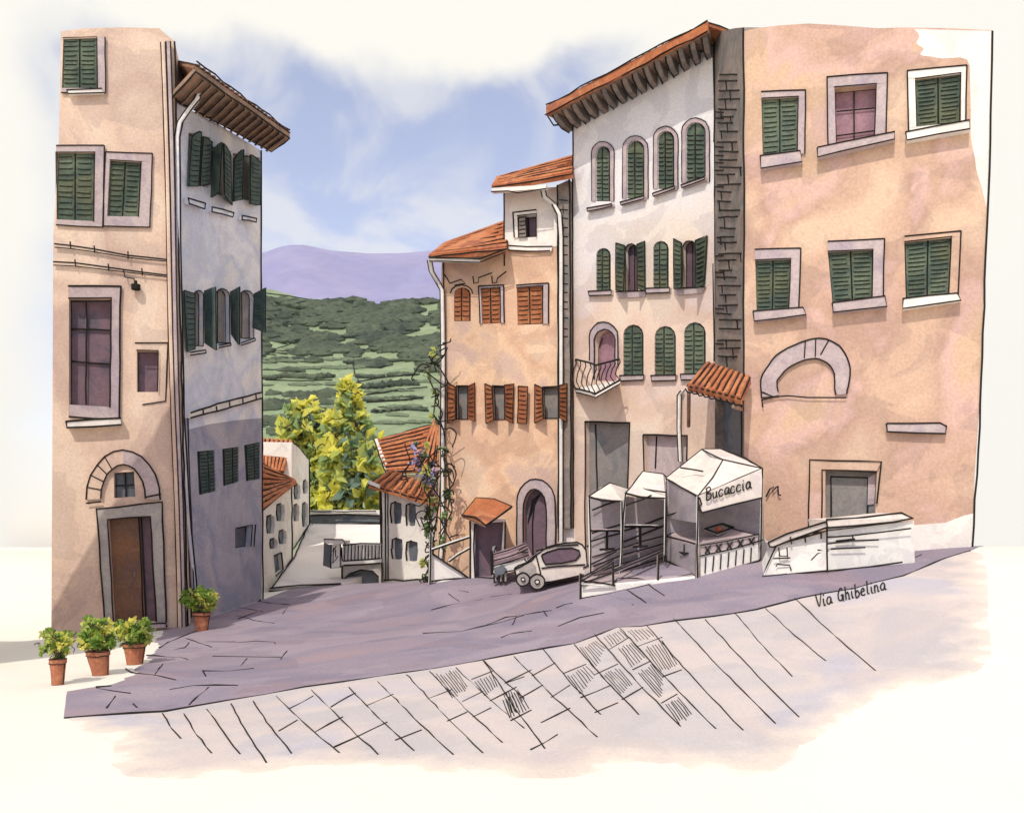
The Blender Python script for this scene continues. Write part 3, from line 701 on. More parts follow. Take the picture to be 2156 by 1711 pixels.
# closed rust shutters under the eave
for i, (q, ar) in enumerate((([(957, 612), (990, 612), (990, 675), (958, 676)], True), (c_s[1], False), (c_s[2], False))):
    if ar:
        mb = MB(); WC.slab(mb, c_s[0], -.26, -.2, 'rust_paint'); w = mb.build('window', C)
        leaf(WC, [(957, 607), (973, 605), (973, 676), (957, 676)], w, 'rust_paint', -.1, .05, 7, 1, .02); leaf(WC, [(973, 605), (990, 607), (990, 676), (973, 676)], w, 'rust_paint', -.1, .05, 7, -1, .02)
        fb = MB(); WC.line(fb, arch(949, 600, 996, 678, 6, 18)[:-2]+[], .02, .018); fb.build('frame', w)
    else: window(WC, C, q, m='rust_paint', frame=(4, 4, 8, 0) if i == 1 else (0, 5, 12, 0), n=8, r=.02)
lv = [([(943, 805), (960, 814), (960, 884), (944, 891)], 0, .3), ([(986, 814), (1001, 806), (1001, 886), (986, 883)], 1, .3), ([(1022, 808), (1037, 814), (1040, 884), (1025, 892)], 0, .3), ([(1063, 812), (1083, 808), (1081, 892), (1064, 883)], 1, .3),
      ([(1092, 813), (1112, 815), (1110, 892), (1091, 890)], 0, .1), ([(1127, 810), (1142, 816), (1145, 882), (1127, 891)], 0, .3), ]
leafset(WC, C, c_o, lv, 'rust_paint', 'grey_panel', n=8, r=.02)
leaf(WC, [(1178, 812), (1195, 807), (1194, 888), (1178, 880)], C, 'rust_paint', .28, .05, 8, False, .02, swing=.3, hinge=1)
mb = MB()
for pts in ([(940, 580), (945, 588), (952, 600), (975, 592), (985, 600), (962, 604)], [(1000, 585), (1002, 600), (1012, 598), (1012, 588), (1040, 578)], [(1040, 585), (1042, 600), (1050, 598), (1052, 590), (1070, 575)]): WC.line(mb, pts, .2, .022)
mb.build('wall_bracket', C)
mb = MB()
WC.slab(mb, c_d, -.24, -.18, 'purple_glass'); WC.line(mb, [(1122, 1060), (1118, 1100), (1120, 1205)], -.15, .02)
for i in range(5): WC.line(mb, [(1108+i*3, 1100-8*i), (1118+i*4, 1050-3*i)], -.15, .016)
mb.build('door', C)
mb = MB(); inn = [(1103, 1215)]+arch(1103, 1030, 1152, 1212, 10, 44)[:-2]+[(1152, 1215)]; out = [(1090, 1215)]+arch(1090, 1008, 1171, 1212, 10, 50)[:-2]+[(1171, 1215)]
for k in range(len(inn)-1): WC.slab(mb, [out[k], out[k+1], inn[k+1], inn[k]], .004, .09, 'stone_lilac')
WC.line(mb, out, .1, .022, step=.4); WC.line(mb, inn, .1, .022, step=.4); mb.build('door_frame', C)

# ================================================================ TALL ROSE HOUSE with corbelled eaves
WD = Wall(1205, 29, 1505, 25)
D = thing('corbelled_house', WD.pt(1350, 1200), 'tall rose house with arched green shutters, small balcony and steep corbelled eaves', 'house', 'houses round the square')
d1 = [(1255, 308, 1286, 424), (1320, 296, 1358, 418), (1385, 276, 1421, 398), (1445, 258, 1487, 384)]
d2 = [(1255, 522, 1286, 613), (1375, 507, 1408, 608)]
d2o = [arch(1317, 514, 1343, 613, 6), arch(1438, 507, 1466, 606, 6)]
d3 = [(1312, 683, 1355, 789), (1378, 686, 1423, 789), (1440, 678, 1486, 787)]
bal = arch(1254, 694, 1298, 802, 8)
gd = [(1232, 888), (1326, 890), (1318, 1195), (1232, 1200)]; gw = [(1354, 915), (1447, 917), (1447, 1010), (1357, 1010)]
mb = MB()
WD.facade(mb, [(1207, 252), (1350, 174), (1502, 92), (1506, 1192), (1207, 1212)], [arch(*q, 6) for q in d1+d2+d3]+d2o+[bal, gd, gw], 'plaster_rose', depth=9, ink=False)
WD.line(mb, [(1207, 252), (1206, 600), (1208, 1212)], .01, .026); WD.line(mb, [(1505, 92), (1505, 330), (1508, 800)], .01, .022)
mb.build('wall', D)
for i, q in enumerate(d1):
    sl = [[(1242, 441), (1295, 431), (1296, 437), (1243, 448)], [(1312, 428), (1362, 415), (1362, 422), (1313, 435)], [(1380, 410), (1427, 394), (1427, 401), (1381, 417)], [(1440, 392), (1490, 375), (1490, 382), (1441, 399)]][i]
    window(WD, D, [(q[0], q[1]), (q[2], q[1]), (q[2], q[3]), (q[0], q[3])], arched=True, frame=(8, 9, 8, 0), sill=sl+[.14, 'stone_lilac'], n=13, r=.018, fm='stone_lilac', fo=.03)  # grey-lilac surrounds stand in for the shade around these windows
for q in d2: window(WD, D, [(q[0], q[1]), (q[2], q[1]), (q[2], q[3]), (q[0], q[3])], arched=True, n=10, r=.018, sill=[(q[0]-12, q[3]+1), (q[2]+6, q[3]-1), (q[2]+6, q[3]+9), (q[0]-10, q[3]+11), .1, 'stone_lilac'])
for q in d3: window(WD, D, [(q[0], q[1]), (q[2], q[1]), (q[2], q[3]), (q[0], q[3])], arched=True, n=11, r=.018, sill=[(q[0]-4, q[3]+2), (q[2]+5, q[3]+1), (q[2]+3, q[3]+12), (q[0]-2, q[3]+14), .08, 'stone_lilac'])
leafset(WD, D, d2o, [([(1299, 512), (1317, 518), (1316, 614), (1299, 611)], 0, .3), ([(1343, 516), (1359, 508), (1360, 614), (1344, 608)], 1, .3),
                     ([(1421, 504), (1437, 512), (1437, 606), (1421, 608)], 0, .3), ([(1466, 508), (1491, 497), (1485, 600), (1466, 608)], 1, .35)], 'green_paint', 'purple_glass', n=10, r=.018, og=True)
for q in ([(1300, 615), (1362, 613), (1360, 626), (1304, 628)], [(1425, 609), (1488, 605), (1480, 618), (1428, 622)]):
    mb = MB(); WD.slab(mb, q, .004, .08, 'stone_lilac'); WD.line(mb, q[:2], .09, .018); mb.build('sill', D)
# balcony door and balcony
mb = MB(); WD.slab(mb, bal, -.26, -.2, 'mauve_glass'); WD.line(mb, [(1262, 710), (1254, 730), (1255, 800)], -.15, .02); w = mb.build('balcony_door', D)
mb = MB(); inn = [(1254, 800)]+bal[:-2]+[(1298, 770)]; out = [(1244, 760)]+arch(1244, 678, 1304, 760, 8, 32)[:-2]+[(1304, 770)]
for k in range(min(len(inn), len(out))-1): WD.slab(mb, [out[k], out[k+1], inn[k+1], inn[k]], .004, .06, 'stone_lilac')
WD.line(mb, out, .07, .02, step=.35); WD.line(mb, inn, .07, .02, step=.35); mb.build('frame', w)
mb = MB(); s0, s1, s2 = WD.pt(1212, 818, .05), WD.pt(1254, 829, 1.0), WD.pt(1305, 800, .95); s3 = WD.pt(1303, 800, .05)
cor = [s0, s1, s2, s3]
mb.prism(cor, Vector((0, 0, -.10)), 'plaster_cream'); mb.ink(cor[:3], .028); mb.ink([p-Vector((0, 0, .11)) for p in cor[:3]], .018)
bl = mb.build('balcony', D)
mb = MB(); t0, t1, t2 = WD.pt(1211, 756, .05), WD.pt(1254, 768, 1.0), WD.pt(1304, 756, .95)
mb.ink([t0, t1, t2], .028)
for a, b, c_, d_, n in ((s0, s1, t0, t1, 4), (s1, s2, t1, t2, 5)):
    for i in range(n+1):
        p = a.lerp(b, i/n); q = c_.lerp(d_, i/n); k = Vector((.12, -.08, 0))
        mb.tube([p, p.lerp(q, .3)-k, p.lerp(q, .6)-k*.6, p.lerp(q, .85)+k*.2, q], .018, 'ink', k=5)
mb.build('railing', bl)
# ground floor openings
mb = MB(); WD.slab(mb, gd, -.26, -.2, 'grey_panel'); WD.line(mb, [(1246, 892), (1250, 1050)], -.18, .024); WD.line(mb, gd, .01, .026, closed=True); mb.build('door', D)
mb = MB(); WD.slab(mb, gw, -.26, -.2, 'stone_lilac'); WD.line(mb, [(1374, 917), (1372, 985)], -.18, .022); WD.line(mb, gw, .01, .024, closed=True); mb.build('window', D)
pipe([WD.pt(x, y, .12) for x, y in ((1437, 822), (1430, 832), (1429, 900), (1432, 972))], .055, D, inkr=.02)
# eaves: corbels and tiled verge climbing to the right
mb = MB()
i0, i1 = WD.pt(1190, 262, .0), WD.pt(1503, 94, .0); o0, o1 = WD.pt(1152, 243, 1.05), WD.pt(1492, 68, 1.05)
mb.prism([i0, i1, o1, o0], Vector((0, 0, .12)), 'soffit_wood')
mb.ink([i0, i1], .024); mb.ink([i0, WD.pt(1165, 265, .8), o0], .024)
tt = Vector((0, 0, .13)); bk = -WD.n*5+Vector((0, 0, 1.0))
mb.prism([o0-Vector((0, 0, .02)), o1-Vector((0, 0, .02)), o1-Vector((0, 0, .02))+WD.n*.05, o0-Vector((0, 0, .02))+WD.n*.05], Vector((0, 0, .30)), 'roof_tile')
mb.ink([o0+WD.n*.06, o1+WD.n*.06], .024, jit=1.2); mb.ink([o0+WD.n*.06+Vector((0, 0, .29)), o1+WD.n*.06+Vector((0, 0, .29))], .024, jit=1.2)
tiled(mb, o0+tt*2, o1+tt*2, o1+bk+tt*2, o0+bk+tt*2, 'roof_tile', n=26, th=.1)
mb.build('roof', D)
for i in range(15):
    t = (i+.4)/15; a = i0.lerp(i1, t); b = o0.lerp(o1, t); c_ = i0.lerp(i1, t+.03)
    w_v = (c_-a)
    cb = MB(); dn = Vector((0, 0, -1))
    prof = [a+dn*.02, a+dn*.34, a.lerp(b, .4)+dn*.30, a.lerp(b, .75)+dn*.14, a.lerp(b, .9)+dn*.02]
    cb.prism(prof, w_v, 'stone_dark'); cb.ink([p for p in prof[1:]], .022, jit=.8, step=.3); cb.build('corbel', D)

# ================================================================ BIG SALMON HOUSE on the right, with dark stone flank
WF = Wall(1567, 22, 2065, 20)
WE = Wall(1505, 25, 1567, 22)
H = thing('salmon_house', WF.pt(1800, 1190), 'large salmon plastered house filling the right side with dark stone flank wall', 'house', 'houses round the square')
f1 = [(1603, 209), (1681, 205), (1679, 325), (1606, 334)]; f2 = [(1757, 186), (1845, 178), (1841, 291), (1760, 305)]; f3 = [(1926, 168), (2023, 156), (2021, 258), (1929, 271)]
g1 = [(1590, 549), (1666, 546), (1661, 654), (1593, 656)]; g2 = [(1743, 531), (1838, 526), (1836, 636), (1753, 641)]; g3 = [(1904, 511), (2003, 500), (1997, 622), (1907, 629)]
dq = [(1738, 990), (1846, 993), (1839, 1190), (1738, 1196)]
mb = MB()
WF.facade(mb, [(1567, 66), (1590, 60), (1640, 54), (1700, 50), (1760, 53), (1850, 60), (1900, 58), (2000, 60), (2089, 64), (2084, 300), (2076, 480), (2064, 830), (2052, 1000), (2048, 1157), (1925, 1192), (1740, 1205), (1567, 1215)],
          [f1, f2, f3, g1, g2, g3, dq], 'plaster_peach', depth=8, ink=False, r=.026)
WF.line(mb, [(2089, 66), (2086, 300), (2078, 480), (2070, 700), (2060, 950), (2052, 1050), (2047, 1157)], .012, .022)
mb.build('wall', H)
mb = MB()
patch = [(1930, 61), (1944, 88), (1925, 112), (1958, 140), (1905, 138), (1893, 172), (1910, 205), (1890, 290), (1960, 300), (2030, 330), (2050, 400), (2078, 420), (2086, 250), (2088, 66)]
def ptch(pts): WF.slab(mb, pts, .0, .006, 'plaster_cream')
ptch(smooth_path([(1925, 62), (1936, 76), (1930, 92), (1945, 104), (1938, 116), (1962, 120), (1985, 124), (2036, 126), (2042, 180), (2044, 258), (2044, 290), (2052, 330), (2056, 360), (2068, 400), (2077, 440)], 3)+[(2084, 300), (2087, 66)])
mb.build('bare_plaster', H); mb = MB()
ptch([(1568, 1140), (1600, 1120), (1625, 1150), (1700, 1120), (1860, 1110), (1925, 1105), (1990, 1100), (2030, 1085), (2051, 1080), (2047, 1156), (1925, 1190), (1740, 1203), (1568, 1213)])
mb.build('bare_plaster', H)
mb = MB()
WE.facade(mb, [(1503, 78), (1520, 66), (1545, 60), (1566, 58), (1566, 1216), (1503, 1196)], [[(1504.5, 840), (1564, 845), (1564, 1212), (1504.5, 1196)]], 'stone_dark', depth=1.5, ink=False, reveal=.3)
for i in range(34):
    y = 150+i*18+8*rnd(); x0 = 1509+8*rnd(); x1 = x0+26+24*rnd()
    if y > 760: break
    WE.line(mb, [(x0, y), (min(x1, 1562), y-2+4*rnd())], .015, .018)
    if rnd() < .75: xx = x0+(x1-x0)*rnd(); WE.line(mb, [(xx, y), (xx+2, y+14+8*rnd())], .015, .017)
    if rnd() < .3: WE.line(mb, [(1507, y-10), (1524, y-9)], .015, .017)
WE.line(mb, [(1567, 60), (1568, 400), (1567, 780), (1569, 800)], .02, .022); WE.line(mb, [(1504, 90), (1506, 250), (1503, 330), (1505, 760)], .02, .022)
mb.build('flank_wall', H)
mb = MB(); WE.slab(mb, [(1504.5, 840), (1564, 845), (1564, 1212), (1504.5, 1196)], -.32, -.26, 'slate_glass'); WE.line(mb, [(1502, 840), (1502, 962)], .02, .02); WE.line(mb, [(1563, 840), (1563, 965)], .02, .02); mb.build('passage_door', H)
window(WF, H, f1, frame=(0, 13, 16, 0), sill=[(1603, 336), (1686, 326), (1690, 348), (1605, 362), .22], n=12)
window(WF, H, f2, 'glass', glass='mauve_glass', frame=(16, 22, 24, 14), sill=[(1722, 320), (1884, 286), (1884, 302), (1722, 340), .24, 'stone_lilac'], bars=([.47], [.35, .78], 'mauve_glass'), label='mauve glazed window with grey lilac surround')
window(WF, H, f3, frame=(16, 16, 12, 10), fm='plaster_cream', sill=[(1906, 288), (2040, 262), (2041, 281), (1909, 304), .24, 'plaster_cream'], n=12)
window(WF, H, g1, frame=(0, 22, 21, 0), sill=[(1588, 660), (1692, 652), (1699, 667), (1590, 681), .22], n=12)
window(WF, H, g2, frame=(0, 22, 24, 0), sill=[(1753, 643), (1864, 629), (1867, 650), (1756, 663), .22], n=12)
window(WF, H, g3, frame=(0, 12, 20, 0), fm='plaster_peach', sill=[(1901, 633), (2014, 622), (2022, 637), (1901, 655), .22, 'plaster_cream'], n=13)
# relieving arch
mb = MB(); O = [(1604, 838), (1603, 800), (1618, 770), (1645, 742), (1690, 720), (1728, 713), (1760, 724), (1780, 745), (1791, 778), (1786, 815), (1782, 830)]
I = [(1640, 832), (1637, 806), (1642, 795), (1660, 776), (1690, 760), (1718, 756), (1742, 765), (1755, 782), (1758, 805), (1758, 820), (1760, 832)]
O = smooth_path(O, 3); I = smooth_path(I, 3); O = [O[i] for i in range(31)]; I = [I[i] for i in range(31)]
for k in range(len(O)-1): WF.slab(mb, [O[k], O[k+1], I[k+1], I[k]], .004, .06, 'stone_lilac')
WF.line(mb, O, .07, .018, step=.3); WF.line(mb, I[1:], .07, .016, step=.3); WF.line(mb, [(1696, 718), (1694, 755)], .07, .014); WF.line(mb, [(1718, 714), (1717, 752)], .07, .014); WF.line(mb, [(1745, 718), (1728, 748)], .07, .014)
WF.line(mb, [(1603, 838), (1660, 834), (1700, 838), (1782, 838)], .07, .016); WF.line(mb, [(1606, 826), (1632, 836), (1604, 842), (1607, 858)], .07, .018)
mb.build('arch', H)
mb = MB(); q = [(1866, 893), (1978, 892), (1992, 899), (1990, 915), (1868, 910)]; WF.slab(mb, q, .004, .14, 'stone_lilac'); WF.line(mb, q, .15, .018, closed=True); mb.build('plaque', H)
mb = MB(); WF.slab(mb, dq, -.27, -.2, 'grey_panel'); WF.line(mb, [(1750, 1090), (1748, 1002), (1828, 1005), (1826, 1085)], -.18, .02)
WF.slab(mb, [(1828, 1004), (1845, 994), (1840, 1060), (1826, 1062)], -.2, -.16, 'stone_lilac'); mb.build('door', H)
mb = MB()
for q in ([(1705, 968), (1856, 972), (1846, 992), (1738, 989)], [(1705, 968), (1738, 989), (1735, 1130), (1702, 1135)]): WF.slab(mb, q, .004, .05, 'plaster_peach')
WF.line(mb, [(1702, 1120), (1705, 968), (1856, 972), (1846, 1060)], .06, .018); WF.line(mb, [(1731, 1100), (1732, 990), (1846, 993)], .06, .018); mb.build('door_frame', H)
mb = MB(); WF.line(mb, [(1613, 1046), (1622, 1030), (1630, 1024), (1627, 1035), (1634, 1028), (1638, 1022), (1640, 1040), (1645, 1043)], .08, .018); mb.build('wall_hook', H)

# tiled porch roof over the passage
T = thing('porch_canopy', WE.pt(1535, 840, .6), 'small orange tiled canopy over the dark passage between the rose and salmon houses', 'canopy')
mb = MB()
r0, r1 = P(1487, 764, 24.6), P(1580, 796, 21.6); e0, e1 = P(1447, 812, 22.9), P(1560, 840, 20.7)
tiled(mb, e0, e1, r1, r0, n=9, rr=.022, rib=.08)
mb.build('roof', T)
mb = MB()
for i in range(9):
    t = (i+.5)/9; p = e0.lerp(e1, t)-Vector((0, 0, .06)); mb.ink([p+Vector((-.12, 0, 0)), p+Vector((-.05, 0, -.1)), p+Vector((.06, 0, -.1)), p+Vector((.12, 0, 0))], .018)
mb.tube([e0+Vector((.1, .3, -.12)), e0.lerp(r0, .1)+Vector((.3, 1.6, -.9))], .05, 'soffit_wood'); mb.tube([e1+Vector((-.1, .3, -.12)), P(1562, 862, 22.1)], .05, 'soffit_wood')
mb.build('bracket', T)
# ================================================================ hills beyond the gap
def grid_obj(name, xs, ys, zf, m):
    mb = MB(); n = len(xs)
    mb.mats = [m]
    for y in ys:
        for x in xs: mb.v.append(Vector((x, y, zf(x, y))))
    for j in range(len(ys)-1):
        for i in range(n-1): mb.f.append([j*n+i, j*n+i+1, (j+1)*n+i+1, (j+1)*n+i]); mb.m.append(0)
    o = mb.build(name, smooth=True); tag(o, '', '', kind='structure'); return o
def interp(x, tab):
    if x <= tab[0][0]: return tab[0][1]
    for (a, b), (c, d) in zip(tab, tab[1:]):
        if x <= c: return b+(d-b)*(x-a)/(c-a)
    return tab[-1][1]
def s1(a, b, x): t = min(1, max(0, (x-a)/(b-a))); return t*t*(3-2*t)
def hz(x, y):
    prof = interp(y, [(105, -8), (125, -3), (150, 11), (200, 29), (260, 51), (330, 80), (400, 113), (430, 116), (520, 90)])
    px = CX+x/max(y, 1)*F
    rid = interp(px, [(450, 10), (560, 7), (640, 0), (800, -2.5), (930, 2), (1100, 8)])*s1(250, 400, y)*.9
    side = s1(-.45, -.37, x/y)*(1-s1(.03, .16, x/y))
    return -9+(prof+9+rid+1.2*math.sin(x*.07+y*.05)*s1(120, 200, y))*side
grid_obj('hillside', [-330+6*i for i in range(80)], [100+6*i for i in range(72)], hz, 'hill_green')
def fz(x, y):
    px = CX+x/y*F
    r = interp(px, [(300, 590), (420, 560), (500, 553), (556, 545), (600, 529), (640, 529), (700, 541), (780, 547), (850, 546), (910, 540), (1000, 552), (1100, 570), (1200, 600)])
    top = EH+(HZ-r)/F*1800
    side = s1(-.48, -.38, x/y)*(1-s1(.0, .12, x/y))
    return -12+(top+12)*s1(900, 1800, y)*(1-.3*s1(1800, 2400, y))*side
grid_obj('far_hills', [-1400+25*i for i in range(70)], [900+50*i for i in range(30)], fz, 'hill_lilac')
ICO = None
def blob(mb, c, sx, sy, sz, m):
    t = (1+5**.5)/2
    V = [(-1, t, 0), (1, t, 0), (-1, -t, 0), (1, -t, 0), (0, -1, t), (0, 1, t), (0, -1, -t), (0, 1, -t), (t, 0, -1), (t, 0, 1), (-t, 0, -1), (-t, 0, 1)]
    Fc = [(0, 11, 5), (0, 5, 1), (0, 1, 7), (0, 7, 10), (0, 10, 11), (1, 5, 9), (5, 11, 4), (11, 10, 2), (10, 7, 6), (7, 1, 8), (3, 9, 4), (3, 4, 2), (3, 2, 6), (3, 6, 8), (3, 8, 9), (4, 9, 5), (2, 4, 11), (6, 2, 10), (8, 6, 7), (9, 8, 1)]
    mb.add([Vector((c[0]+a/1.9*sx*(.75+.5*rnd()), c[1]+b/1.9*sy*(.75+.5*rnd()), c[2]+d/1.9*sz*(.75+.5*rnd()))) for a, b, d in V], [list(f) for f in Fc], m)
def hill_at(px, py):
    d = Vector(((px-CX)/F, 1, (HZ-py)/F)); Y = 112
    while Y < 520:
        if EH+d.z*Y <= hz(d.x*Y, Y): break
        Y += 1.5
    return Vector((d.x*Y, Y, hz(d.x*Y, Y)))
mb = MB()
import mathutils
for i in range(2900):
    px = 400+rnd()*760; py = 636+(rnd()**1.0)*150
    nz = mathutils.noise.noise(Vector((px*.016, py*.035, 3)))+.35*mathutils.noise.noise(Vector((px*.06, py*.11, 9)))
    if nz < -.14+.42*s1(715, 780, py) or mathutils.noise.noise(Vector((px*.05, py*.16, 31))) < -.18: continue
    p = hill_at(px, py)
    if p.y > 505: continue
    k = p.y/400
    blob(mb, p, (3.2+4*rnd())*k, 3*k, (1.5+1.6*rnd())*k, 'wood_dark')
for i in range(1300):
    px = 420+rnd()*720; rw = int(rnd()*10); py = 742+rw*17+3*(rnd()-.5)-(px-700)*.02
    if mathutils.noise.noise(Vector((px*.016, rw*3.7, 17))) < -.12: continue
    p = hill_at(px, py); k = p.y/260
    blob(mb, p, (1.4+1.8*rnd())*k, 1, (.4+.6*rnd())*k, 'wood_mid')
for i in range(150):      # lower left thickets
    px = 556+rnd()*140; py = 830+rnd()*85
    if mathutils.noise.noise(Vector((px*.03, py*.06, 7))) < .0: continue
    p = hill_at(px, py); blob(mb, p, 1.6+1.5*rnd(), 1, 1+rnd(), 'wood_dark')
tag(mb.build('woodland'), 'dark evergreen scrub and woods covering the upper part of the green hillside', 'woodland', kind='stuff')
mb = MB()
for x0, x1, y, h, dn in ((555, 675, 762, 3.4, 1), (560, 698, 800, 5.0, 1), (729, 889, 768, 3.8, 1), (755, 880, 796, 3.4, .8), (747, 880, 818, 5.6, 1), (765, 888, 844, 2.8, 1), (790, 895, 868, 3.0, 1), (560, 600, 858, 2.2, 1), (560, 605, 882, 2.4, 1), (800, 900, 745, 3.5, .9)):
    x = x0
    while x < x1:
        p = hill_at(x, y+2*math.sin(x*.05)+(x-x0)*-.03)
        if rnd() < dn: blob(mb, p+Vector((0, 0, h*.12*p.y/260)), 1.0*p.y/260*(1+.8*rnd()), .8, h*.20*p.y/260*(.6+.9*rnd()), 'wood_dark')
        x += 4.2+4*rnd()
for l in ([(520+40, 806), (640, 807), (700, 804)], [(729, 770), (830, 762), (890, 758)], [(752, 809), (830, 796), (884, 790)], [(750, 835), (840, 825), (900, 820)], [(770, 849), (890, 843)], [(787, 871), (890, 862)],
          [(575, 655), (620, 680), (640, 692), (715, 680)], [(673, 645), (715, 668), (840, 667)], [(790, 642), (808, 667)], [(575, 745), (640, 738), (720, 742), (742, 752), (745, 790), (760, 812)], [(722, 750), (800, 735), (892, 722)], [(576, 742), (652, 710)]):
    mb.ink([hill_at(*q)+Vector((0, 0, .5)) for q in l], .17, jit=1.5, step=6)
mb.ink([hill_at(x, y+2)+Vector((0, 0, 1.2)) for x, y in ((560, 622), (600, 628), (650, 634), (720, 641), (800, 644), (880, 640), (930, 634))], .22, jit=1.2, step=6)
tag(mb.build('vineyard_rows'), 'rows of low dark vines and hedges crossing the pale lower hillside', 'vineyard', kind='stuff')

# ================================================================ trees in the valley
def tree(name, base, stems, clumps, n, size, mats, label):
    t = thing(name, base, label, 'tree', 'yellow green trees below the square')
    mb = MB(); b = Vector(base)
    for c, r, sq in clumps:
        c = Vector(c); mid = b.lerp(c, .5)+Vector(((rnd()-.5)*.8, 0, .6))
        mb.tube([b, mid, c], .26, 'bark', k=7, taper=.25)
        for k in range(3):
            d = Vector((rnd()-.5, rnd()-.5, rnd()*.7)).normalized()*r*.8; mb.tube([mid.lerp(c, .6), c+d], .07, 'bark', k=5, taper=.4)
    mb.build('trunk', t)
    mb = MB()
    tot = sum(r**2*sq[2] for c, r, sq in clumps)
    for c, r, sq in clumps:
        leaves(mb, c, r, int(n*r*r*sq[2]/tot), size, mats, sq, cluster=int(34*r))
    for c, r, sq in clumps:
        for k in range(int(3*r)):
            a = rnd()*6.28; p = Vector(c)+Vector((math.cos(a)*r*sq[0]*.8*rnd(), -r*sq[1]*.95, math.sin(a)*r*sq[2]*.85))
            q = [p]
            for j in range(4): q.append(q[-1]+Vector((rnd()-.5, (rnd()-.5)*.2, rnd()-.6))*.75)
            mb.ink(smooth3(q), .030, jit=.5, step=.4)
    mb.build('crown', t)
    return t
def smooth3(p):
    out = []
    for i in range(len(p)-1):
        p0, p1, p2, p3 = p[max(i-1, 0)], p[i], p[i+1], p[min(i+2, len(p)-1)]
        for j in range(4):
            t = j/4; out.append(.5*((2*p1)+(p2-p0)*t+(2*p0-5*p1+4*p2-p3)*t*t+(3*p1-3*p2+p3-p0)*t**3))
    return out+[p[-1]]
ymats = ['leaf_yellow', 'leaf_yellow', 'leaf_yellow', 'leaf_yellow', 'leaf_lime', 'leaf_lime', 'leaf_mid', 'leaf_mid', 'leaf_teal']
base = P(665, 1200, 60); base.z = zt(base.x, base.y)
tree('broadleaf_tree', base, 3, [(P(632, 900, 60), 1.25, (1, 1, 1.3)), (P(668, 935, 60), 1.9, (1, 1, 1.1)), (P(622, 960, 61), 1.4, (1, 1, 1)), (P(690, 1000, 60), 2.1, (1, 1, 1.1)), (P(668, 1050, 59), 1.9, (1.1, 1, 1)), (P(655, 872, 60), .8, (1, 1, 1.3))], 2400, .95, ymats,
     'broad yellow green tree spreading on the left side of the gap between the low houses')
base = P(745, 1200, 56); base.z = zt(base.x, base.y)
tree('broadleaf_tree', base, 3, [(P(735, 822, 56), .55, (1, 1, 1.9)), (P(742, 870, 56), 1.0, (1, 1, 1.3)), (P(728, 925, 56), 1.5, (1, 1, 1.1)), (P(762, 930, 56), 1.2, (1, 1, 1.2)), (P(750, 985, 55), 1.8, (1, 1, 1.1)), (P(748, 1045, 55), 1.9, (1.1, 1, 1)), (P(715, 990, 56), 1.2, (1, 1, 1.2))], 2400, .92, ymats,
     'taller narrow topped yellow green tree rising on the right above the white parapet')

# ================================================================ low houses and ramp in the gap
def low_window(W, bld, x0, y0, x1, y1, r=.03, m='slate_glass'):
    mb = MB(); q = [(x0+1, y0+3), ((x0+x1)/2, y0), (x1-1, y0+3), (x1, (y0+y1)/2), (x1-2, y1-2), ((x0+x1)/2, y1), (x0+2, y1-2), (x0, (y0+y1)/2)]
    W.slab(mb, q, -.2, -.14, m); W.line(mb, [q[7], q[0], q[1]], .012, r); W.line(mb, [q[7], q[6]], .012, r)
    mb.build('window', bld); return q
W1 = Wall(553, 33, 614, 38)
L1 = thing('low_house', P(590, 1200, 36), 'small cream house with sloping orange roof nearest the blue grey house', 'house', 'low houses in the gap')
mb = MB(); hs = [(581, 1060, 600, 1098), (560, 1084, 579, 1124), (586, 1115, 604, 1146), (567, 1133, 585, 1156)]
dr = [(576, 1170), (592, 1163), (595, 1198), (580, 1212)]
oq = [[(x0+1, y0+3), ((x0+x1)/2, y0), (x1-1, y0+3), (x1, (y0+y1)/2), (x1-2, y1-2), ((x0+x1)/2, y1), (x0+2, y1-2), (x0, (y0+y1)/2)] for x0, y0, x1, y1 in hs]
W1.facade(mb, [(553, 1072), (612, 1024), (614, 1176), (568, 1241), (553, 1258)], oq+[dr], 'plaster_cream', depth=4, ink=False, reveal=.2)
W1.line(mb, [(614, 1020), (614, 1176), (568, 1241)], .012, .03)
mb.build('wall', L1)
for q in hs: low_window(W1, L1, *q)
mb = MB(); W1.slab(mb, dr, -.2, -.14, 'slate_glass'); W1.line(mb, dr, .012, .03); mb.build('door', L1)
mb = MB(); tiled(mb, P(549, 1078, 32.6), P(621, 1016, 38.4), P(619, 1011, 39.5), P(551, 975, 38), n=8, along='ridge', rr=.03, rib=.09); mb.build('roof', L1)
W2 = Wall(614, 40, 650, 47)
L2 = thing('low_house', P(630, 1130, 43), 'taller pale house with grey gable and orange roof behind the nearest low house', 'house', 'low houses in the gap')
mb = MB(); hs = [(618, 1019, 633, 1052), (637, 1010, 649, 1040), (617, 1061, 631, 1098), (635, 1057, 649, 1110)]
oq = [[(x0+1, y0+3), ((x0+x1)/2, y0), (x1-1, y0+3), (x1, (y0+y1)/2), (x1-2, y1-2), ((x0+x1)/2, y1), (x0+2, y1-2), (x0, (y0+y1)/2)] for x0, y0, x1, y1 in hs]
W2.facade(mb, [(614, 932), (620, 931), (650, 966), (650, 1102), (614, 1158)], oq, 'plaster_cream', depth=5, ink=False, reveal=.2)
W2.line(mb, [(616, 930), (630, 942), (651, 968), (651, 1103), (614, 1160)], .012, .034)
a = [P(596, 990, 39.9), P(614, 934, 39.9), P(614, 1158, 39.9), P(596, 1160, 39.9)]
mb.prism(a, Vector((0, .3, 0)), 'plaster_cream')
mb.build('wall', L2)
for q in hs: low_window(W2, L2, *q, r=.034)
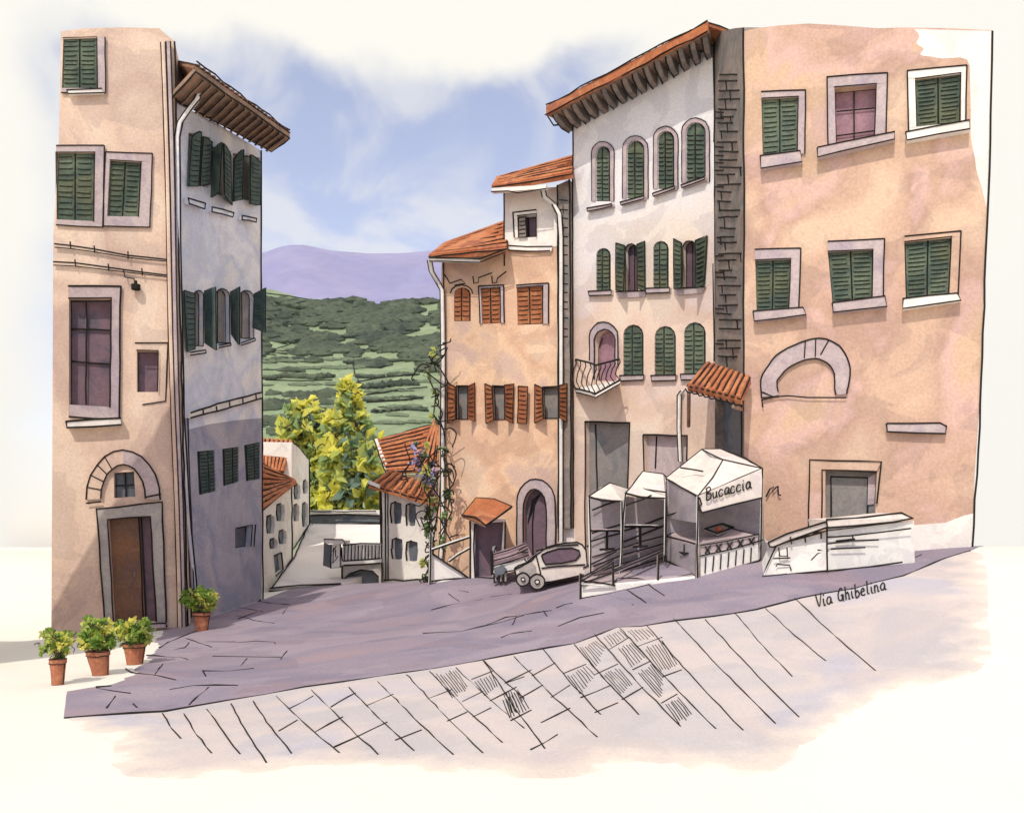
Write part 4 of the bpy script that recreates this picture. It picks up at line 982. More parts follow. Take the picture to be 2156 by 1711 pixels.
mb = MB(); tiled(mb, P(548, 990, 39), P(597, 993, 39.4), P(617, 929, 41), P(549, 924, 41), n=7, rr=.034, rib=.1); mb.build('roof', L2)
# sloping forecourt up to the far parapet
mb = MB()
rp = [P(566, 1241, 33.5), P(719, 1233, 33.6), P(806, 1190, 38), P(806, 1104, 48), P(648, 1102, 48), P(614, 1176, 38.2)]
mb.add(rp, [[0, 1, 2], [0, 2, 5], [5, 2, 3], [5, 3, 4]], 'ramp_cream')
mb.prism([P(568, 1238, 33.46), P(718, 1228, 33.5), P(719, 1234, 33.5), P(568, 1245, 33.46)], Vector((0, -.15, 0)), 'stone_grey')
mb.add([rp[1], rp[2], rp[2]-Vector((0, 0, 8)), rp[1]-Vector((0, 0, 8))], [[0, 1, 2, 3]], 'ramp_cream')
mb.ink([P(568, 1238, 33.3), P(640, 1231, 33.3), P(718, 1228, 33.3)], .026); mb.ink([P(566, 1245, 33.3), P(650, 1241, 33.3), P(722, 1236, 33.3)], .03)
mb.ink([rp[0]+Vector((.1, -.1, .05)), rp[5]+Vector((.1, 0, .05)), P(652, 1104, 47.8)+Vector((0, 0, .1))], .03)
mb.ink([P(657, 1104, 47.8), P(624, 1160, 40.5)], .03)
tag(mb.build('ramp'), '', '', kind='structure')
pw = thing('parapet_wall', P(725, 1105, 48), 'long low grey wall with white coping under the yellow green trees', 'wall')
mb = MB(); mb.prism([P(646, 1083, 48.3), P(803, 1083, 48.3), P(806, 1107, 48.3), P(648, 1107, 48.3)], Vector((0, .5, 0)), 'slate_glass'); mb.ink([P(652, 1105, 48.2), P(725, 1105, 48.2), P(800, 1101, 48.2)], .035); mb.build('wall', pw)
mb = MB(); mb.prism([P(646, 1073, 48.1), P(800, 1073, 48.1), P(800, 1083, 48.1), P(646, 1083, 48.1)], Vector((0, .8, 0)), 'white_paint'); mb.ink([P(650, 1076, 48.0), P(725, 1077, 48), P(792, 1076, 48)], .03); mb.ink([P(650, 1085, 48.0), P(725, 1083, 48), P(798, 1086, 48)], .042); mb.build('coping', pw)
wb = Wall(718, 35.2, 808, 35.2)
br = thing('arched_bridge_wall', P(762, 1235, 35.2), 'grey wall with a dark arch carrying a white railing left of the white low house', 'wall')
mb = MB(); ar = [(722, 1244), (723, 1222), (735, 1208), (760, 1199), (785, 1202), (797, 1214), (799, 1244)]
wb.facade(mb, [(718, 1190), (804, 1184), (804, 1250), (718, 1250)], [ar], 'stone_grey', depth=.5, ink=False, reveal=.45); wb.slab(mb, ar, -.5, -.44, 'slate_glass')
wb.line(mb, ar[1:-1], .02, .026, step=.3); wb.line(mb, [(720, 1152), (722, 1240)], .02, .03); wb.line(mb, [(803, 1030), (804, 1225)], .02, .03)
mb.build('wall', br)
mb = MB(); wb.slab(mb, [(721, 1180), (804, 1176), (804, 1184), (721, 1190)], -.3, .12, 'white_paint'); wb.line(mb, [(724, 1180), (802, 1175)], .13, .026); wb.line(mb, [(724, 1190), (802, 1185)], .13, .03); mb.build('coping', br)
mb = MB(); wb.slab(mb, [(722, 1143), (803, 1143), (803, 1147), (722, 1148)], -.05, .05, 'white_paint'); wb.line(mb, [(722, 1147), (760, 1143), (802, 1144)], .06, .02)
wb.slab(mb, [(722, 1148), (803, 1147), (803, 1177), (722, 1181)], -.04, -.02, 'white_paint')
for i in range(11):
    x = 727+i*7.2; wb.slab(mb, [(x, 1147), (x+3.4, 1147), (x+3.2, 1178), (x-.5, 1179)], -.01, .05, 'white_paint'); wb.line(mb, [(x, 1147), (x-1, 1179)], .06, .018)
mb.build('railing', br)
bo = thing('porch_hut', P(700, 1195, 34.6), 'tiny white hut with flat roof at the top right corner of the pale ramp', 'hut')
mb = MB(); hw = Wall(696, 34.8, 718, 34.9)
mb.prism([P(682, 1142, 35.4), P(698, 1148, 34.8), P(698, 1196, 34.8), P(680, 1190, 35.6)], Vector((0, .1, 0)), 'slate_glass')
hw.slab(mb, [(697, 1146), (716, 1143), (716, 1194), (697, 1196)], -.9, 0, 'white_paint'); hw.line(mb, [(697, 1146), (696, 1196), (716, 1194), (717, 1143)], .015, .022)
for l in ([(700, 1160), (708, 1150)], [(702, 1152), (701, 1185), (712, 1170)], [(706, 1156), (707, 1172)]): hw.line(mb, l, .015, .018)
mb.build('body', bo)
mb = MB(); mb.prism([P(681, 1134, 34.5), P(726, 1137, 34.7), P(724, 1145, 34.7), P(684, 1144, 34.5)], Vector((0, 1.2, 0)), 'white_paint'); mb.ink([P(684, 1144, 34.4), P(681, 1134, 34.4), P(722, 1135, 34.5), P(727, 1145, 34.5)], .022); mb.build('roof', bo)
# right-hand low houses
W3 = Wall(800, 36, 919, 33.5)
L3 = thing('low_house', P(860, 1225, 35), 'white low house with four blue grey windows beside the orange house', 'house', 'low houses in the gap')
hs = [(823, 1056, 846, 1103), (855, 1060, 876, 1108), (825, 1132, 848, 1178), (855, 1138, 880, 1182)]
oq = [[(x0+1, y0+3), ((x0+x1)/2, y0), (x1-1, y0+3), (x1, (y0+y1)/2), (x1-2, y1-2), ((x0+x1)/2, y1), (x0+2, y1-2), (x0, (y0+y1)/2)] for x0, y0, x1, y1 in hs]
mb = MB(); W3.facade(mb, [(800, 1026), (919, 1058), (913, 1232), (802, 1230)], oq, 'plaster_cream', depth=5, ink=False, reveal=.2)
for x in (801, 812, 817): W3.line(mb, [(x, 1030), (x+1, 1222)], .012, .026)
W3.line(mb, [(800, 1222), (830, 1219), (850, 1222), (880, 1219), (912, 1221)], .02, .028)
mb.build('wall', L3)
for q in hs: low_window(W3, L3, *q)
mb = MB(); tiled(mb, P(776, 1020, 35.3), P(921, 1060, 32.8), P(925, 1030, 35.5), P(818, 990, 39), n=9, rr=.028, rib=.1)
mb.prism([P(775, 1010, 35.2), P(800, 1020, 34.8), P(800, 1028, 34.8), P(775, 1018, 35.2)], Vector((0, .3, 0)), 'white_paint'); mb.build('roof', L3)
L4 = thing('low_house', P(850, 1100, 43), 'brown red roofed house rising behind the white low house', 'house', 'low houses in the gap')
mb = MB(); tiled(mb, P(816, 993, 41), P(872, 990, 40), P(916, 892, 44), P(790, 926, 46), n=9, along='ridge', rr=.034, rib=.1)
tiled(mb, P(872, 990, 40), P(925, 1000, 38.5), P(925, 905, 43.6), P(914, 882, 44.1), n=4, rr=.03, rib=.1)
mb.build('roof', L4)
mb = MB(); mb.prism([P(789, 924, 45.8), P(794, 923, 45.7), P(820, 992, 41), P(812, 994, 41.1)], Vector((0, .3, -.2)), 'white_paint'); mb.ink([P(786, 924, 45.6), P(812, 994, 40.9)], .034)
mb.prism([P(818, 998, 41.5), P(900, 1000, 41), P(900, 1120, 41), P(818, 1120, 41.5)], Vector((0, 4, 0)), 'plaster_cream'); mb.build('wall', L4)

# climbing plants at the corner of the orange house
def vine(pts, label, mats, n=240, size=.2, r=.35, dy=0, loops=8):
    t = thing('climbing_plant', P(*pts[-1]), label, 'climbing plant', 'climbing plants by the orange house')
    mb = MB(); mb.tube([P(*p) for p in pts], .03, 'bark', k=5); mb.build('stem', t)
    mb = MB()
    for p in pts: leaves(mb, P(*p)+Vector((0, -.1, 0)), r, n//len(pts), size, mats, (1, .5, 1.2), cluster=5)
    for i in range(loops):
        p = P(*pts[int(rnd()*len(pts))])+Vector(((rnd()-.5)*r*2, -.3, (rnd()-.5)*r*2)); q = [p]
        for j in range(4): q.append(q[-1]+Vector((rnd()-.5, 0, rnd()-.75))*.6)
        mb.ink(smooth3(q), .02, jit=.3, step=.3)
    mb.build('foliage', t)
vine([(915, 745, 29.8), (900, 790, 29.8), (918, 830, 29.8), (912, 880, 29.8)], 'sparse pale climber on the pipe under the orange house eave', ['hill_green', 'leaf_lime'], 50, .22, .22, loops=12)
vine([(880, 960, 33), (895, 985, 33), (912, 1010, 32.5), (925, 1035, 32)], 'lilac blue wisteria spilling over the roof of the white low house', ['wisteria', 'wisteria', 'leaf_teal', 'leaf_lime'], 260, .24, .5, loops=22)
vine([(908, 1075, 32), (903, 1110, 32), (912, 1150, 32), (905, 1190, 32), (910, 1215, 32)], 'pale green creeper down the corner of the white low house', ['hill_green', 'leaf_lime', 'leaf_mid'], 260, .24, .28, loops=14)
vine([(935, 945, 29.6), (943, 985, 29.6), (948, 1040, 29.6), (940, 1090, 29.6), (934, 1140, 29.6)], 'thin green creeper on the left edge of the orange house wall', ['hill_green', 'leaf_mid'], 110, .2, .2, loops=16)

# ================================================================ potted plants
def potted(px, by, pw_, ph, fx, fy, fr, label, lean=0):
    b = G(px, by); Y = b.y; k = Y/F
    t = thing('potted_plant', b, label, 'potted plant', 'terracotta potted plants by the corner house')
    h = ph*k; r = pw_*k/2; mb = MB(); N = 16
    prof = [(.68, 0), (.74, .02), (.95, .72), (.97, .80), (1.07, .81), (1.09, .98), (1.05, 1.0), (.92, 1.0), (.90, .90)]
    vs = [b+Vector((math.cos(6.2832*j/N)*r*a+lean*z*h, math.sin(6.2832*j/N)*r*a, z*h)) for a, z in prof for j in range(N)]
    fs = [[i*N+j, i*N+(j+1) % N, (i+1)*N+(j+1) % N, (i+1)*N+j] for i in range(len(prof)-1) for j in range(N)]+[list(range(N))]
    mb.add(vs, fs, 'terracotta')
    rk = .55*1.7*k
    for z, a in ((0.0, .70), (.98, 1.1), (.80, 1.06)):
        mb.ink([b+Vector((math.cos(t_)*r*a+lean*z*h, math.sin(t_)*r*a, z*h)) for t_ in [math.pi+.1+i*(math.pi-.2)/8 for i in range(9)]], rk, jit=.6, step=.1)
    for sg in (-1, 1): mb.ink([b+Vector((sg*r*.70, -.02, 0)), b+Vector((sg*r*.99+lean*h, -.02, h*.8))], rk, jit=.6, step=.1)
    mb.build('pot', t)
    mb = MB(); mb.add([b+Vector((math.cos(6.2832*j/N)*r*.91+lean*h*.92, math.sin(6.2832*j/N)*r*.91, h*.92)) for j in range(N)], [list(range(N))], 'soil'); mb.build('soil', t)
    c = P(fx, fy, Y); R_ = fr*k
    mb = MB()
    for i in range(5):
        a = i*1.3; mb.tube([b+Vector((lean*h, 0, h*.9)), c+Vector((math.cos(a)*R_*.5, math.sin(a)*R_*.5, R_*(.3*math.sin(a*2))))], .014, 'bark', k=5, taper=.4)
    mb.build('stem', t)
    mb = MB(); leaves(mb, c, R_, 620, R_*.36, ['leaf_pot', 'leaf_pot', 'leaf_lime', 'leaf_pot', 'leaf_yellow'], (1, 1, .95), cluster=30)
    for i in range(9):
        a = rnd()*6.28; p = c+Vector((math.cos(a)*R_*.7, -R_*.9, math.sin(a)*R_*.6)); q = [p]
        for j in range(4): q.append(q[-1]+Vector((rnd()-.5, 0, rnd()-.5))*R_*.5)
        mb.ink(q, rk*.9, jit=.3, step=.1)
    mb.build('foliage', t)
potted(122, 1441, 32, 56, 118, 1352, 33, 'leftmost terracotta pot, narrow, with a round bright green bush')
potted(212, 1421, 44, 52, 203, 1336, 38, 'leaning terracotta pot with yellow green bush, second from the left edge', -.12)
potted(284, 1398, 44, 46, 281, 1328, 36, 'wide terracotta pot with green bush in front of the brown door')
potted(425, 1328, 34, 40, 421, 1260, 33, 'terracotta pot with tall dark green bush at the foot of the drainpipes')

# ================================================================ booth, ramp fence, barrow and car before the orange house
K = thing('entrance_booth', P(1025, 1216, 28), 'small booth with orange hipped roof and dark doorway against the orange house', 'booth')
mb = MB(); KW = Wall(990, 28, 1064, 28)
KW.facade(mb, [(990, 1092), (1064, 1092), (1058, 1218), (992, 1218)], [[(1000, 1100), (1060, 1098), (1052, 1214), (1000, 1214)]], 'plaster_cream', depth=1.6, ink=False, reveal=.35); KW.slab(mb, [(1000, 1100), (1060, 1098), (1052, 1214), (1000, 1214)], -.42, -.34, 'purple_glass')
KW.line(mb, [(990, 1095), (990, 1218)], .02, .026); KW.line(mb, [(1000, 1102), (997, 1150), (999, 1215), (1052, 1214), (1062, 1160), (1064, 1098)], .02, .022)
mb.build('wall', K)
mb = MB(); KW.slab(mb, [(1036, 1150), (1044, 1148), (1044, 1212), (1034, 1213)], -.33, -.28, 'white_paint'); KW.line(mb, [(1044, 1150), (1036, 1175), (1034, 1212)], -.27, .018); mb.build('door', K)
mb = MB(); kl, kf, kr, kb, kp1, kp2 = P(972, 1085, 28.2), P(1022, 1106, 26.8), P(1078, 1066, 27.8), P(1040, 1060, 29.4), P(1002, 1047, 28.4), P(1040, 1050, 28.5)
mb.add([kl, kf, kr, kb, kp1, kp2], [[0, 1, 4], [1, 5, 4], [1, 2, 5], [2, 3, 5], [3, 4, 5], [3, 0, 4]], 'roof_tile'); mb.add([kl-Vector((0, 0, .05)), kf-Vector((0, 0, .05)), kr-Vector((0, 0, .05)), kb-Vector((0, 0, .05))], [[0, 1, 2, 3]], 'soffit_wood')
mb.ink([kl, kf.lerp(kl, .4)+Vector((0, 0, .12)), kf, kr], .028); mb.ink([kl, kp1, kp2, kr], .022); mb.ink([kf, kp1.lerp(kp2, .5)-Vector((0, 0, .25))], .018)
mb.build('roof', K)
fn = thing('ramp_fence', P(950, 1228, 28.6), 'white stair wall with slanting rails between the low white house and the booth', 'fence')
mb = MB(); mb.prism([P(908, 1162, 28.7), P(1002, 1229, 28.2), P(906, 1229, 28.7)], Vector((0, .25, 0)), 'white_paint'); mb.prism([P(906, 1222, 28.6), P(1000, 1219, 28.2), P(1004, 1230, 28.1), P(905, 1226, 28.6)], Vector((0, .3, 0)), 'white_paint')
mb.ink([P(908, 1162, 28.6), P(1003, 1229, 28.1)], .03); mb.ink([P(905, 1224, 28.5), P(930, 1221, 28.5), P(960, 1217, 28.4), P(1050, 1217, 27.5)], .022); mb.ink([P(905, 1229, 28.5), P(1002, 1231, 28.1)], .028); mb.build('stair_wall', fn)
mb = MB()
for l in ([(909, 1158), (960, 1140), (992, 1130)], [(945, 1182), (965, 1168), (993, 1152)]):
    mb.tube([P(x, y-2, 28.5) for x, y in l], .04, 'white_paint'); mb.ink([P(x, y, 28.42) for x, y in l], .026)
mb.build('rail', fn)
mb = MB()
for a, b in (((908, 1120), (905, 1229)), ((992, 1100), (992, 1222))): mb.tube([P(*a, 28.6), P(*b, 28.5)], .05, 'white_paint'); mb.ink([P(*a, 28.5), P(*b, 28.4)], .024)
mb.build('post', fn)

bw = thing('market_barrow', P(1070, 1222, 26.8), 'cream barrow under a mauve striped cover between the booth and the white car', 'barrow')
Yb = 26.9
mb = MB(); mb.prism([P(1036, 1167, Yb), P(1076, 1156, Yb), P(1108, 1144, Yb), P(1120, 1170, Yb), P(1075, 1184, Yb), P(1038, 1192, Yb)], Vector((0, .9, .05)), 'mauve_cloth')
for l in ([(1036, 1167), (1070, 1158), (1108, 1143)], [(1038, 1180), (1075, 1170), (1112, 1156)], [(1038, 1191), (1075, 1181), (1114, 1168)], [(1092, 1158), (1110, 1148)], [(1090, 1163), (1112, 1162)]): mb.ink([P(x, y, Yb-.06) for x, y in l], .018)
mb.build('cover', bw)
mb = MB(); mb.prism([P(1038, 1192, Yb), P(1112, 1172, Yb), P(1100, 1198, Yb), P(1042, 1212, Yb)], Vector((0, .8, 0)), 'white_paint'); mb.ink([P(1042, 1209, Yb-.06), P(1070, 1202, Yb-.06), P(1098, 1198, Yb-.06)], .018); mb.ink([P(1034, 1160, Yb-.06), P(1036, 1210, Yb-.06)], .04); mb.build('body', bw)
mb = MB(); mb.prism([P(1040, 1196, Yb-.3), P(1058, 1188, Yb-.3), P(1067, 1198, Yb-.3), P(1060, 1208, Yb-.3), P(1042, 1212, Yb-.3)], Vector((0, .28, 0)), 'slate_glass'); mb.build('crate', bw)
for x in (1042, 1053, 1063):
    mb = MB(); mb.prism([P(x-2, 1206, Yb-.2), P(x+3, 1205, Yb-.2), P(x+3, 1224, Yb-.2), P(x-2, 1226, Yb-.2)], Vector((0, .1, 0)), 'stone_grey'); mb.ink([P(x-2, 1206, Yb-.23), P(x-2, 1226, Yb-.23), P(x+3, 1224, Yb-.23)], .02); mb.build('leg', bw)

V = thing('small_car', P(1160, 1240, 25.6), 'tiny white car with long mauve window parked before the orange house arch', 'car')
Yv = 25.3
body = [(1083, 1196), (1092, 1190), (1108, 1184), (1122, 1172), (1136, 1163), (1150, 1152), (1168, 1146), (1190, 1142), (1215, 1141), (1226, 1146), (1234, 1158), (1236, 1190), (1233, 1208), (1200, 1216), (1160, 1224), (1130, 1226), (1094, 1218), (1086, 1208)]
mb = MB(); mb.prism([P(x, y, Yv) for x, y in body], Vector((0, 1.35, 0)), 'cloth_white')
mb.ink([P(x, y, Yv-.02) for x, y in body], .018, closed=True, jit=.3)
for l in ([(1084, 1198), (1100, 1191), (1118, 1180), (1128, 1168)], [(1128, 1166), (1136, 1195), (1140, 1216)], [(1140, 1196), (1170, 1192), (1232, 1188)], [(1128, 1160), (1170, 1148), (1218, 1146)], [(1104, 1176), (1110, 1184), (1118, 1180)]): mb.ink([P(x, y, Yv-.03) for x, y in l], .019)
mb.build('body', V)
mb = MB(); wq = [(1140, 1168), (1152, 1162), (1175, 1155), (1205, 1153), (1219, 1158), (1222, 1168), (1212, 1178), (1185, 1185), (1148, 1188), (1143, 1178)]; mb.prism([P(x, y, Yv-.03) for x, y in wq], Vector((0, .028, 0)), 'purple_glass'); mb.ink([P(x, y, Yv-.04) for x, y in wq], .02, closed=True, jit=.3); mb.build('windscreen', V)
mb = MB(); gq = [(1092, 1200), (1104, 1190), (1120, 1182), (1128, 1192), (1130, 1212), (1098, 1214)]; mb.prism([P(x, y, Yv-.03) for x, y in gq], Vector((0, .028, 0)), 'stone_grey'); mb.build('front_panel', V)
for cx, cy, r, off in ((1101, 1219, 14, 0), (1131, 1224, 16, -.12)):
    mb = MB(); c = P(cx, cy, Yv-.05+off); rr = r/F*Yv; ring = [c+Vector((math.cos(a)*rr, 0, math.sin(a)*rr)) for a in [i*math.pi/8 for i in range(16)]]
    mb.prism(ring, Vector((0, .16, 0)), 'stone_grey'); mb.ink([p-Vector((0, .01, 0)) for p in ring], .02, closed=True, jit=.3)
    whl = mb.build('wheel', V)
    mb = MB(); ring = [c+Vector((math.cos(a)*rr*.3, -.04, math.sin(a)*rr*.3)) for a in [i*math.pi/4 for i in range(8)]]; mb.prism(ring, Vector((0, .05, 0)), 'white_paint'); mb.ink([p-Vector((0, .01, 0)) for p in ring], .015, closed=True, jit=.2); mb.build('hub', whl)
mb = MB(); mb.tube([P(1236, 1150, Yv-.05), P(1246, 1146, Yv-.1)], .03, 'ink'); mb.tube([P(1244, 1140, Yv-.1), P(1247, 1152, Yv-.1)], .05, 'ink'); mb.build('mirror', V)

# ================================================================ market stalls
def post(bld, a, b, r=.03, name='post', m='white_paint', ik=.017):
    mb = MB(); a = Vector(a); b = Vector(b); mb.tube([a, b], r, m, k=6); mb.ink([a+Vector((0, -r, 0)), b+Vector((0, -r, 0))], ik, jit=.8, step=.5); return mb.build(name, bld)
S = thing('market_stall', G(1535, 1195), 'big white market stall with hipped canopy lettered Bucaccia in front of the salmon house', 'market stall')
FLt, FRt, BLt, BRt = P(1469, 1044, 20), P(1605, 986, 20.3), P(1402, 1006, 22.2), P(1560, 962, 22.5)
R0, R1 = P(1478, 945, 21.8), P(1521, 968, 20.9)
mb = MB(); mb.add([FLt, FRt, BLt, BRt, R0, R1, P(1516, 945, 22.0)], [[0, 1, 5], [2, 0, 5, 4], [1, 3, 6], [1, 6, 5], [4, 5, 6], [2, 4, 6, 3]], 'cloth_white')
mb.ink([BLt, R0, P(1516, 945, 22.0), P(1565, 962, 21.6), FRt], .021); mb.ink([R0, P(1495, 955, 21.3), R1, FRt], .017); mb.ink([R1, P(1500, 1005, 20.4), FLt], .017); mb.ink([P(1432, 985, 21.4), P(1462, 988, 21.1), P(1480, 992, 20.7)], .017); mb.ink([FLt, FRt], .017); mb.ink([BLt, FLt], .017)
mb.build('canopy', S)
mb = MB(); vq = [FLt, FRt, P(1603, 1046, 20.28), P(1540, 1062, 20.15), P(1478, 1077, 20)]
mb.prism([p+Vector((0, -.02, 0)) for p in vq], Vector((0, .04, 0)), 'cloth_white')
mb.ink([P(1472, 1046, 19.95), P(1478, 1060, 19.95), P(1470, 1070, 19.95), P(1480, 1079, 19.95), P(1540, 1063, 20.1), P(1602, 1048, 20.2)], .017)
va = mb.build('valance', S)
mb = MB(); ss, wd = strokes('Bucaccia')
for s_ in ss: mb.tube([P(1486+96*(a/wd), 1053-26*(a/wd)-b*25, 19.93+.3*(a/wd)*.9) for a, b in smooth_path(s_)], .017, 'ink', k=5)
mb.build('lettering', va)
for a, b in ((FLt, G(1468, 1217)), (FRt, G(1601, 1180)), (BLt, G(1402, 1186))): post(S, a, b)
mb = MB(); mb.prism([P(1404, 1010, 22.0), P(1556, 966, 21.9), P(1603, 990, 21.2), P(1603, 1176, 21.1), P(1404, 1186, 22.0)], Vector((0, .04, 0)), 'cloth_shade_lilac'); mb.build('back_shade', S)  # sheet added to colour in the shade under the big canopy
mb = MB(); mb.prism([P(1404, 1010, 22.15), P(1466, 1046, 20.1), P(1464, 1100, 20.1), P(1404, 1090, 22.15)], Vector((.03, 0, 0)), 'cloth_shade_lilac'); mb.ink([P(1403, 1085, 22.05), P(1440, 1074, 21), P(1470, 1066, 20.3)], .015); mb.build('side_cloth', S)
St = thing('stall_counter', G(1500, 1205), 'fenced counter with grey top and crossed trim under the Bucaccia canopy', 'counter')
mb = MB(); tq = [P(1402, 1128, 21.9), P(1478, 1095, 22.1), P(1592, 1126, 20.35), P(1472, 1146, 20.05)]
mb.prism(tq, Vector((0, 0, -.06)), 'stone_lilac'); mb.ink(tq, .019, closed=True); mb.build('counter_top', St)
mb = MB(); FW = Wall(1470, 20.0, 1600, 20.25)
FW.slab(mb, [(1472, 1168), (1597, 1140), (1598, 1178), (1472, 1215)], -.06, -.02, 'white_paint')
FW.slab(mb, [(1472, 1146), (1597, 1124), (1597, 1140), (1472, 1168)], -.06, -.03, 'stone_lilac')
FW.line(mb, [(1470, 1148), (1530, 1138), (1598, 1124)], .01, .015); FW.line(mb, [(1470, 1170), (1540, 1156), (1606, 1136)], .01, .015); FW.line(mb, [(1466, 1219), (1530, 1203), (1596, 1180), (1602, 1176)], .01, .019)
for i in range(5):
    x = 1484+i*23; y = 1156-i*4.6; FW.line(mb, [(x, y-6), (x+11, y+9)], .01, .016); FW.line(mb, [(x+12, y-8), (x, y+9)], .01, .016)
for i in range(7):
    x = 1486+i*16; FW.line(mb, [(x, 1172-i*3.4), (x-2, 1206-i*4)], .01, .014)
FW.slab(mb, [(1466, 1145), (1474, 1143), (1474, 1217), (1466, 1219)], -.08, .02, 'stone_dark'); mb.build('front_panel', St)
mb = MB(); mb.prism([P(1404, 1132, 21.8), P(1464, 1148, 20.2), P(1463, 1212, 20.15), P(1406, 1182, 21.75)], Vector((.04, 0, 0)), 'cloth_shade_lilac'); mb.ink([P(1404, 1180, 21.6), P(1440, 1198, 20.8), P(1466, 1212, 20.1)], .02); mb.ink([P(1440, 1145, 20.7), P(1440, 1162, 20.7)], .014); mb.ink([P(1430, 1162, 20.9), P(1440, 1168, 20.7), P(1450, 1164, 20.5), P(1430, 1162, 20.9)], .016); mb.build('side_panel', St)
ty = thing('serving_tray', P(1512, 1119, 21.0), 'shallow open tray holding one red tomato on the lilac counter', 'tray')
z = Vector((0, 0, .05)); q = [P(1484, 1117, 21.1), P(1520, 1106, 21.4), P(1545, 1114, 21.1), P(1510, 1127, 20.7)]
mb = MB(); mb.prism(q, Vector((0, 0, .02)), 'stone_grey')
for i in range(4): a, b = q[i], q[(i+1) % 4]; mb.tube([a+z, b+z], .022, 'ink', k=5)
mb.build('tray_body', ty)
tm = thing('tomato', P(1514, 1116, 21.0), 'single red tomato lying in the tray', 'tomato'); mb = MB(); c = P(1514, 1114, 20.95)
N = 10; vs = [c+Vector((math.cos(6.2832*j/N)*.085*math.sin(a), math.sin(6.2832*j/N)*.085*math.sin(a), .085*math.cos(a)*.85)) for a in [math.pi*(i+.001)/6.002 for i in range(7)] for j in range(N)]
mb.add(vs, [[i*N+j, i*N+(j+1) % N, (i+1)*N+(j+1) % N, (i+1)*N+j] for i in range(6) for j in range(N)], 'tomato_red'); mb.build('fruit', tm, smooth=True)
mb = MB(); mb.tube([c+Vector((0, 0, .06)), c+Vector((.01, 0, .11))], .008, 'leaf_mid'); mb.build('stalk', tm)

# cafe terrace: deck, two small canopies, tables, rails
dk = thing('terrace_deck', G(1330, 1235), 'low pale wooden cafe platform with slanting front edge left of the big stall', 'deck')
dA, dB, dC, dD = G(1222, 1262), G(1464, 1219), P(1400, 1190, 23), P(1224, 1222, 23.2)
for p in (dC, dD): pass
top = [P(1224, 1234, 20.5), P(1462, 1212, 20.05), P(1400, 1178, 23), P(1232, 1196, 23.4)]
mb = MB(); mb.add(top, [[0, 1, 2, 3]], 'stone_lilac'); mb.add([top[0], top[1], dB, dA], [[0, 1, 2, 3]], 'white_paint'); mb.add([top[0], top[3], P(1232, 1230, 23.4), dA], [[0, 1, 2, 3]], 'white_paint')
mb.ink([dA, P(1280, 1256, 20.4), P(1340, 1243, 20.3), P(1400, 1231, 20.15), dB], .015); mb.ink([P(1292, 1226, 20.3), P(1300, 1217, 21), P(1340, 1216, 20.6), P(1370, 1222, 20.3), P(1384, 1224, 20.2)], .015)
mb.build('platform', dk)
post(dk, P(1222, 1206, 20.5), dA, .035, 'post', 'stone_dark', .02)
for nm, F0, F1, B1, B0, ap, ap2, lb in (('small_canopy', P(1240, 1045, 21), P(1309, 1055, 20.8), P(1334, 1032, 22.8), P(1264, 1026, 23), P(1283, 1017, 22), None, 'left small cream canopy over the cafe tables next to the tall grey door'),
                               ('small_canopy', P(1316, 1039, 21), P(1401, 1049, 20.9), P(1404, 1004, 22.9), P(1338, 1008, 23), P(1354, 992, 22.3), P(1396, 998, 22.2), 'right small cream canopy over the cafe tables touching the big stall')):
    c_ = thing(nm, (F0+F1)/2-Vector((0, 0, 1.6)), lb, 'canopy', 'small canopies of the cafe terrace')
    mb = MB(); ap2 = ap2 or ap+Vector((.02, 0, 0))
    mb.add([F0, F1, B1, B0, ap, ap2], [[0, 1, 5, 4], [1, 2, 5], [2, 3, 4, 5], [3, 0, 4]], 'cloth_white')
    mb.ink([F0, ap, ap2, B1], .018); mb.ink([F0, F0.lerp(F1, .4)+Vector((0, 0, -.03)), F1], .022, jit=1)
    if 'right' in lb: mb.ink([P(1332, 1022, 21.6), P(1360, 1030, 21.3), P(1402, 1036, 21)], .018); mb.ink([P(1322, 1062, 20.9), P(1350, 1052, 20.9), P(1372, 1042, 20.8)], .018)
    mb.build('cover', c_)
    post(c_, F0, P(1243 if 'left' in lb else 1306, 1206, 20.9), .03); post(c_, F1, P(1309 if 'left' in lb else 1400, 1168, 20.9), .03)
    mb = MB(); x0, x1 = (1243, 1308) if 'left' in lb else (1311, 1400); y0, y1 = (1050, 1058) if 'left' in lb else (1044, 1052)
    mb.prism([P(x0, y0, 22.9), P(x1, y1, 22.8), P(x1, 1186, 22.8), P(x0, 1192, 22.9)], Vector((0, .04, 0)), 'cloth_shade_lilac')  # lilac sheet added for the shade beneath each small canopy
    ls = ([(1246, 1073), (1275, 1062), (1306, 1052)], [(1245, 1122), (1280, 1112), (1306, 1104)], [(1244, 1140), (1275, 1130), (1306, 1122)]) if 'left' in lb else ([(1313, 1118), (1345, 1108), (1398, 1088)], [(1313, 1050), (1314, 1064), (1322, 1062)], [(1313, 1140), (1350, 1126), (1398, 1106)])
    for l in ls: mb.ink([P(x, y, 22.78) for x, y in l], .02)
    mb.build('back_shade', c_)
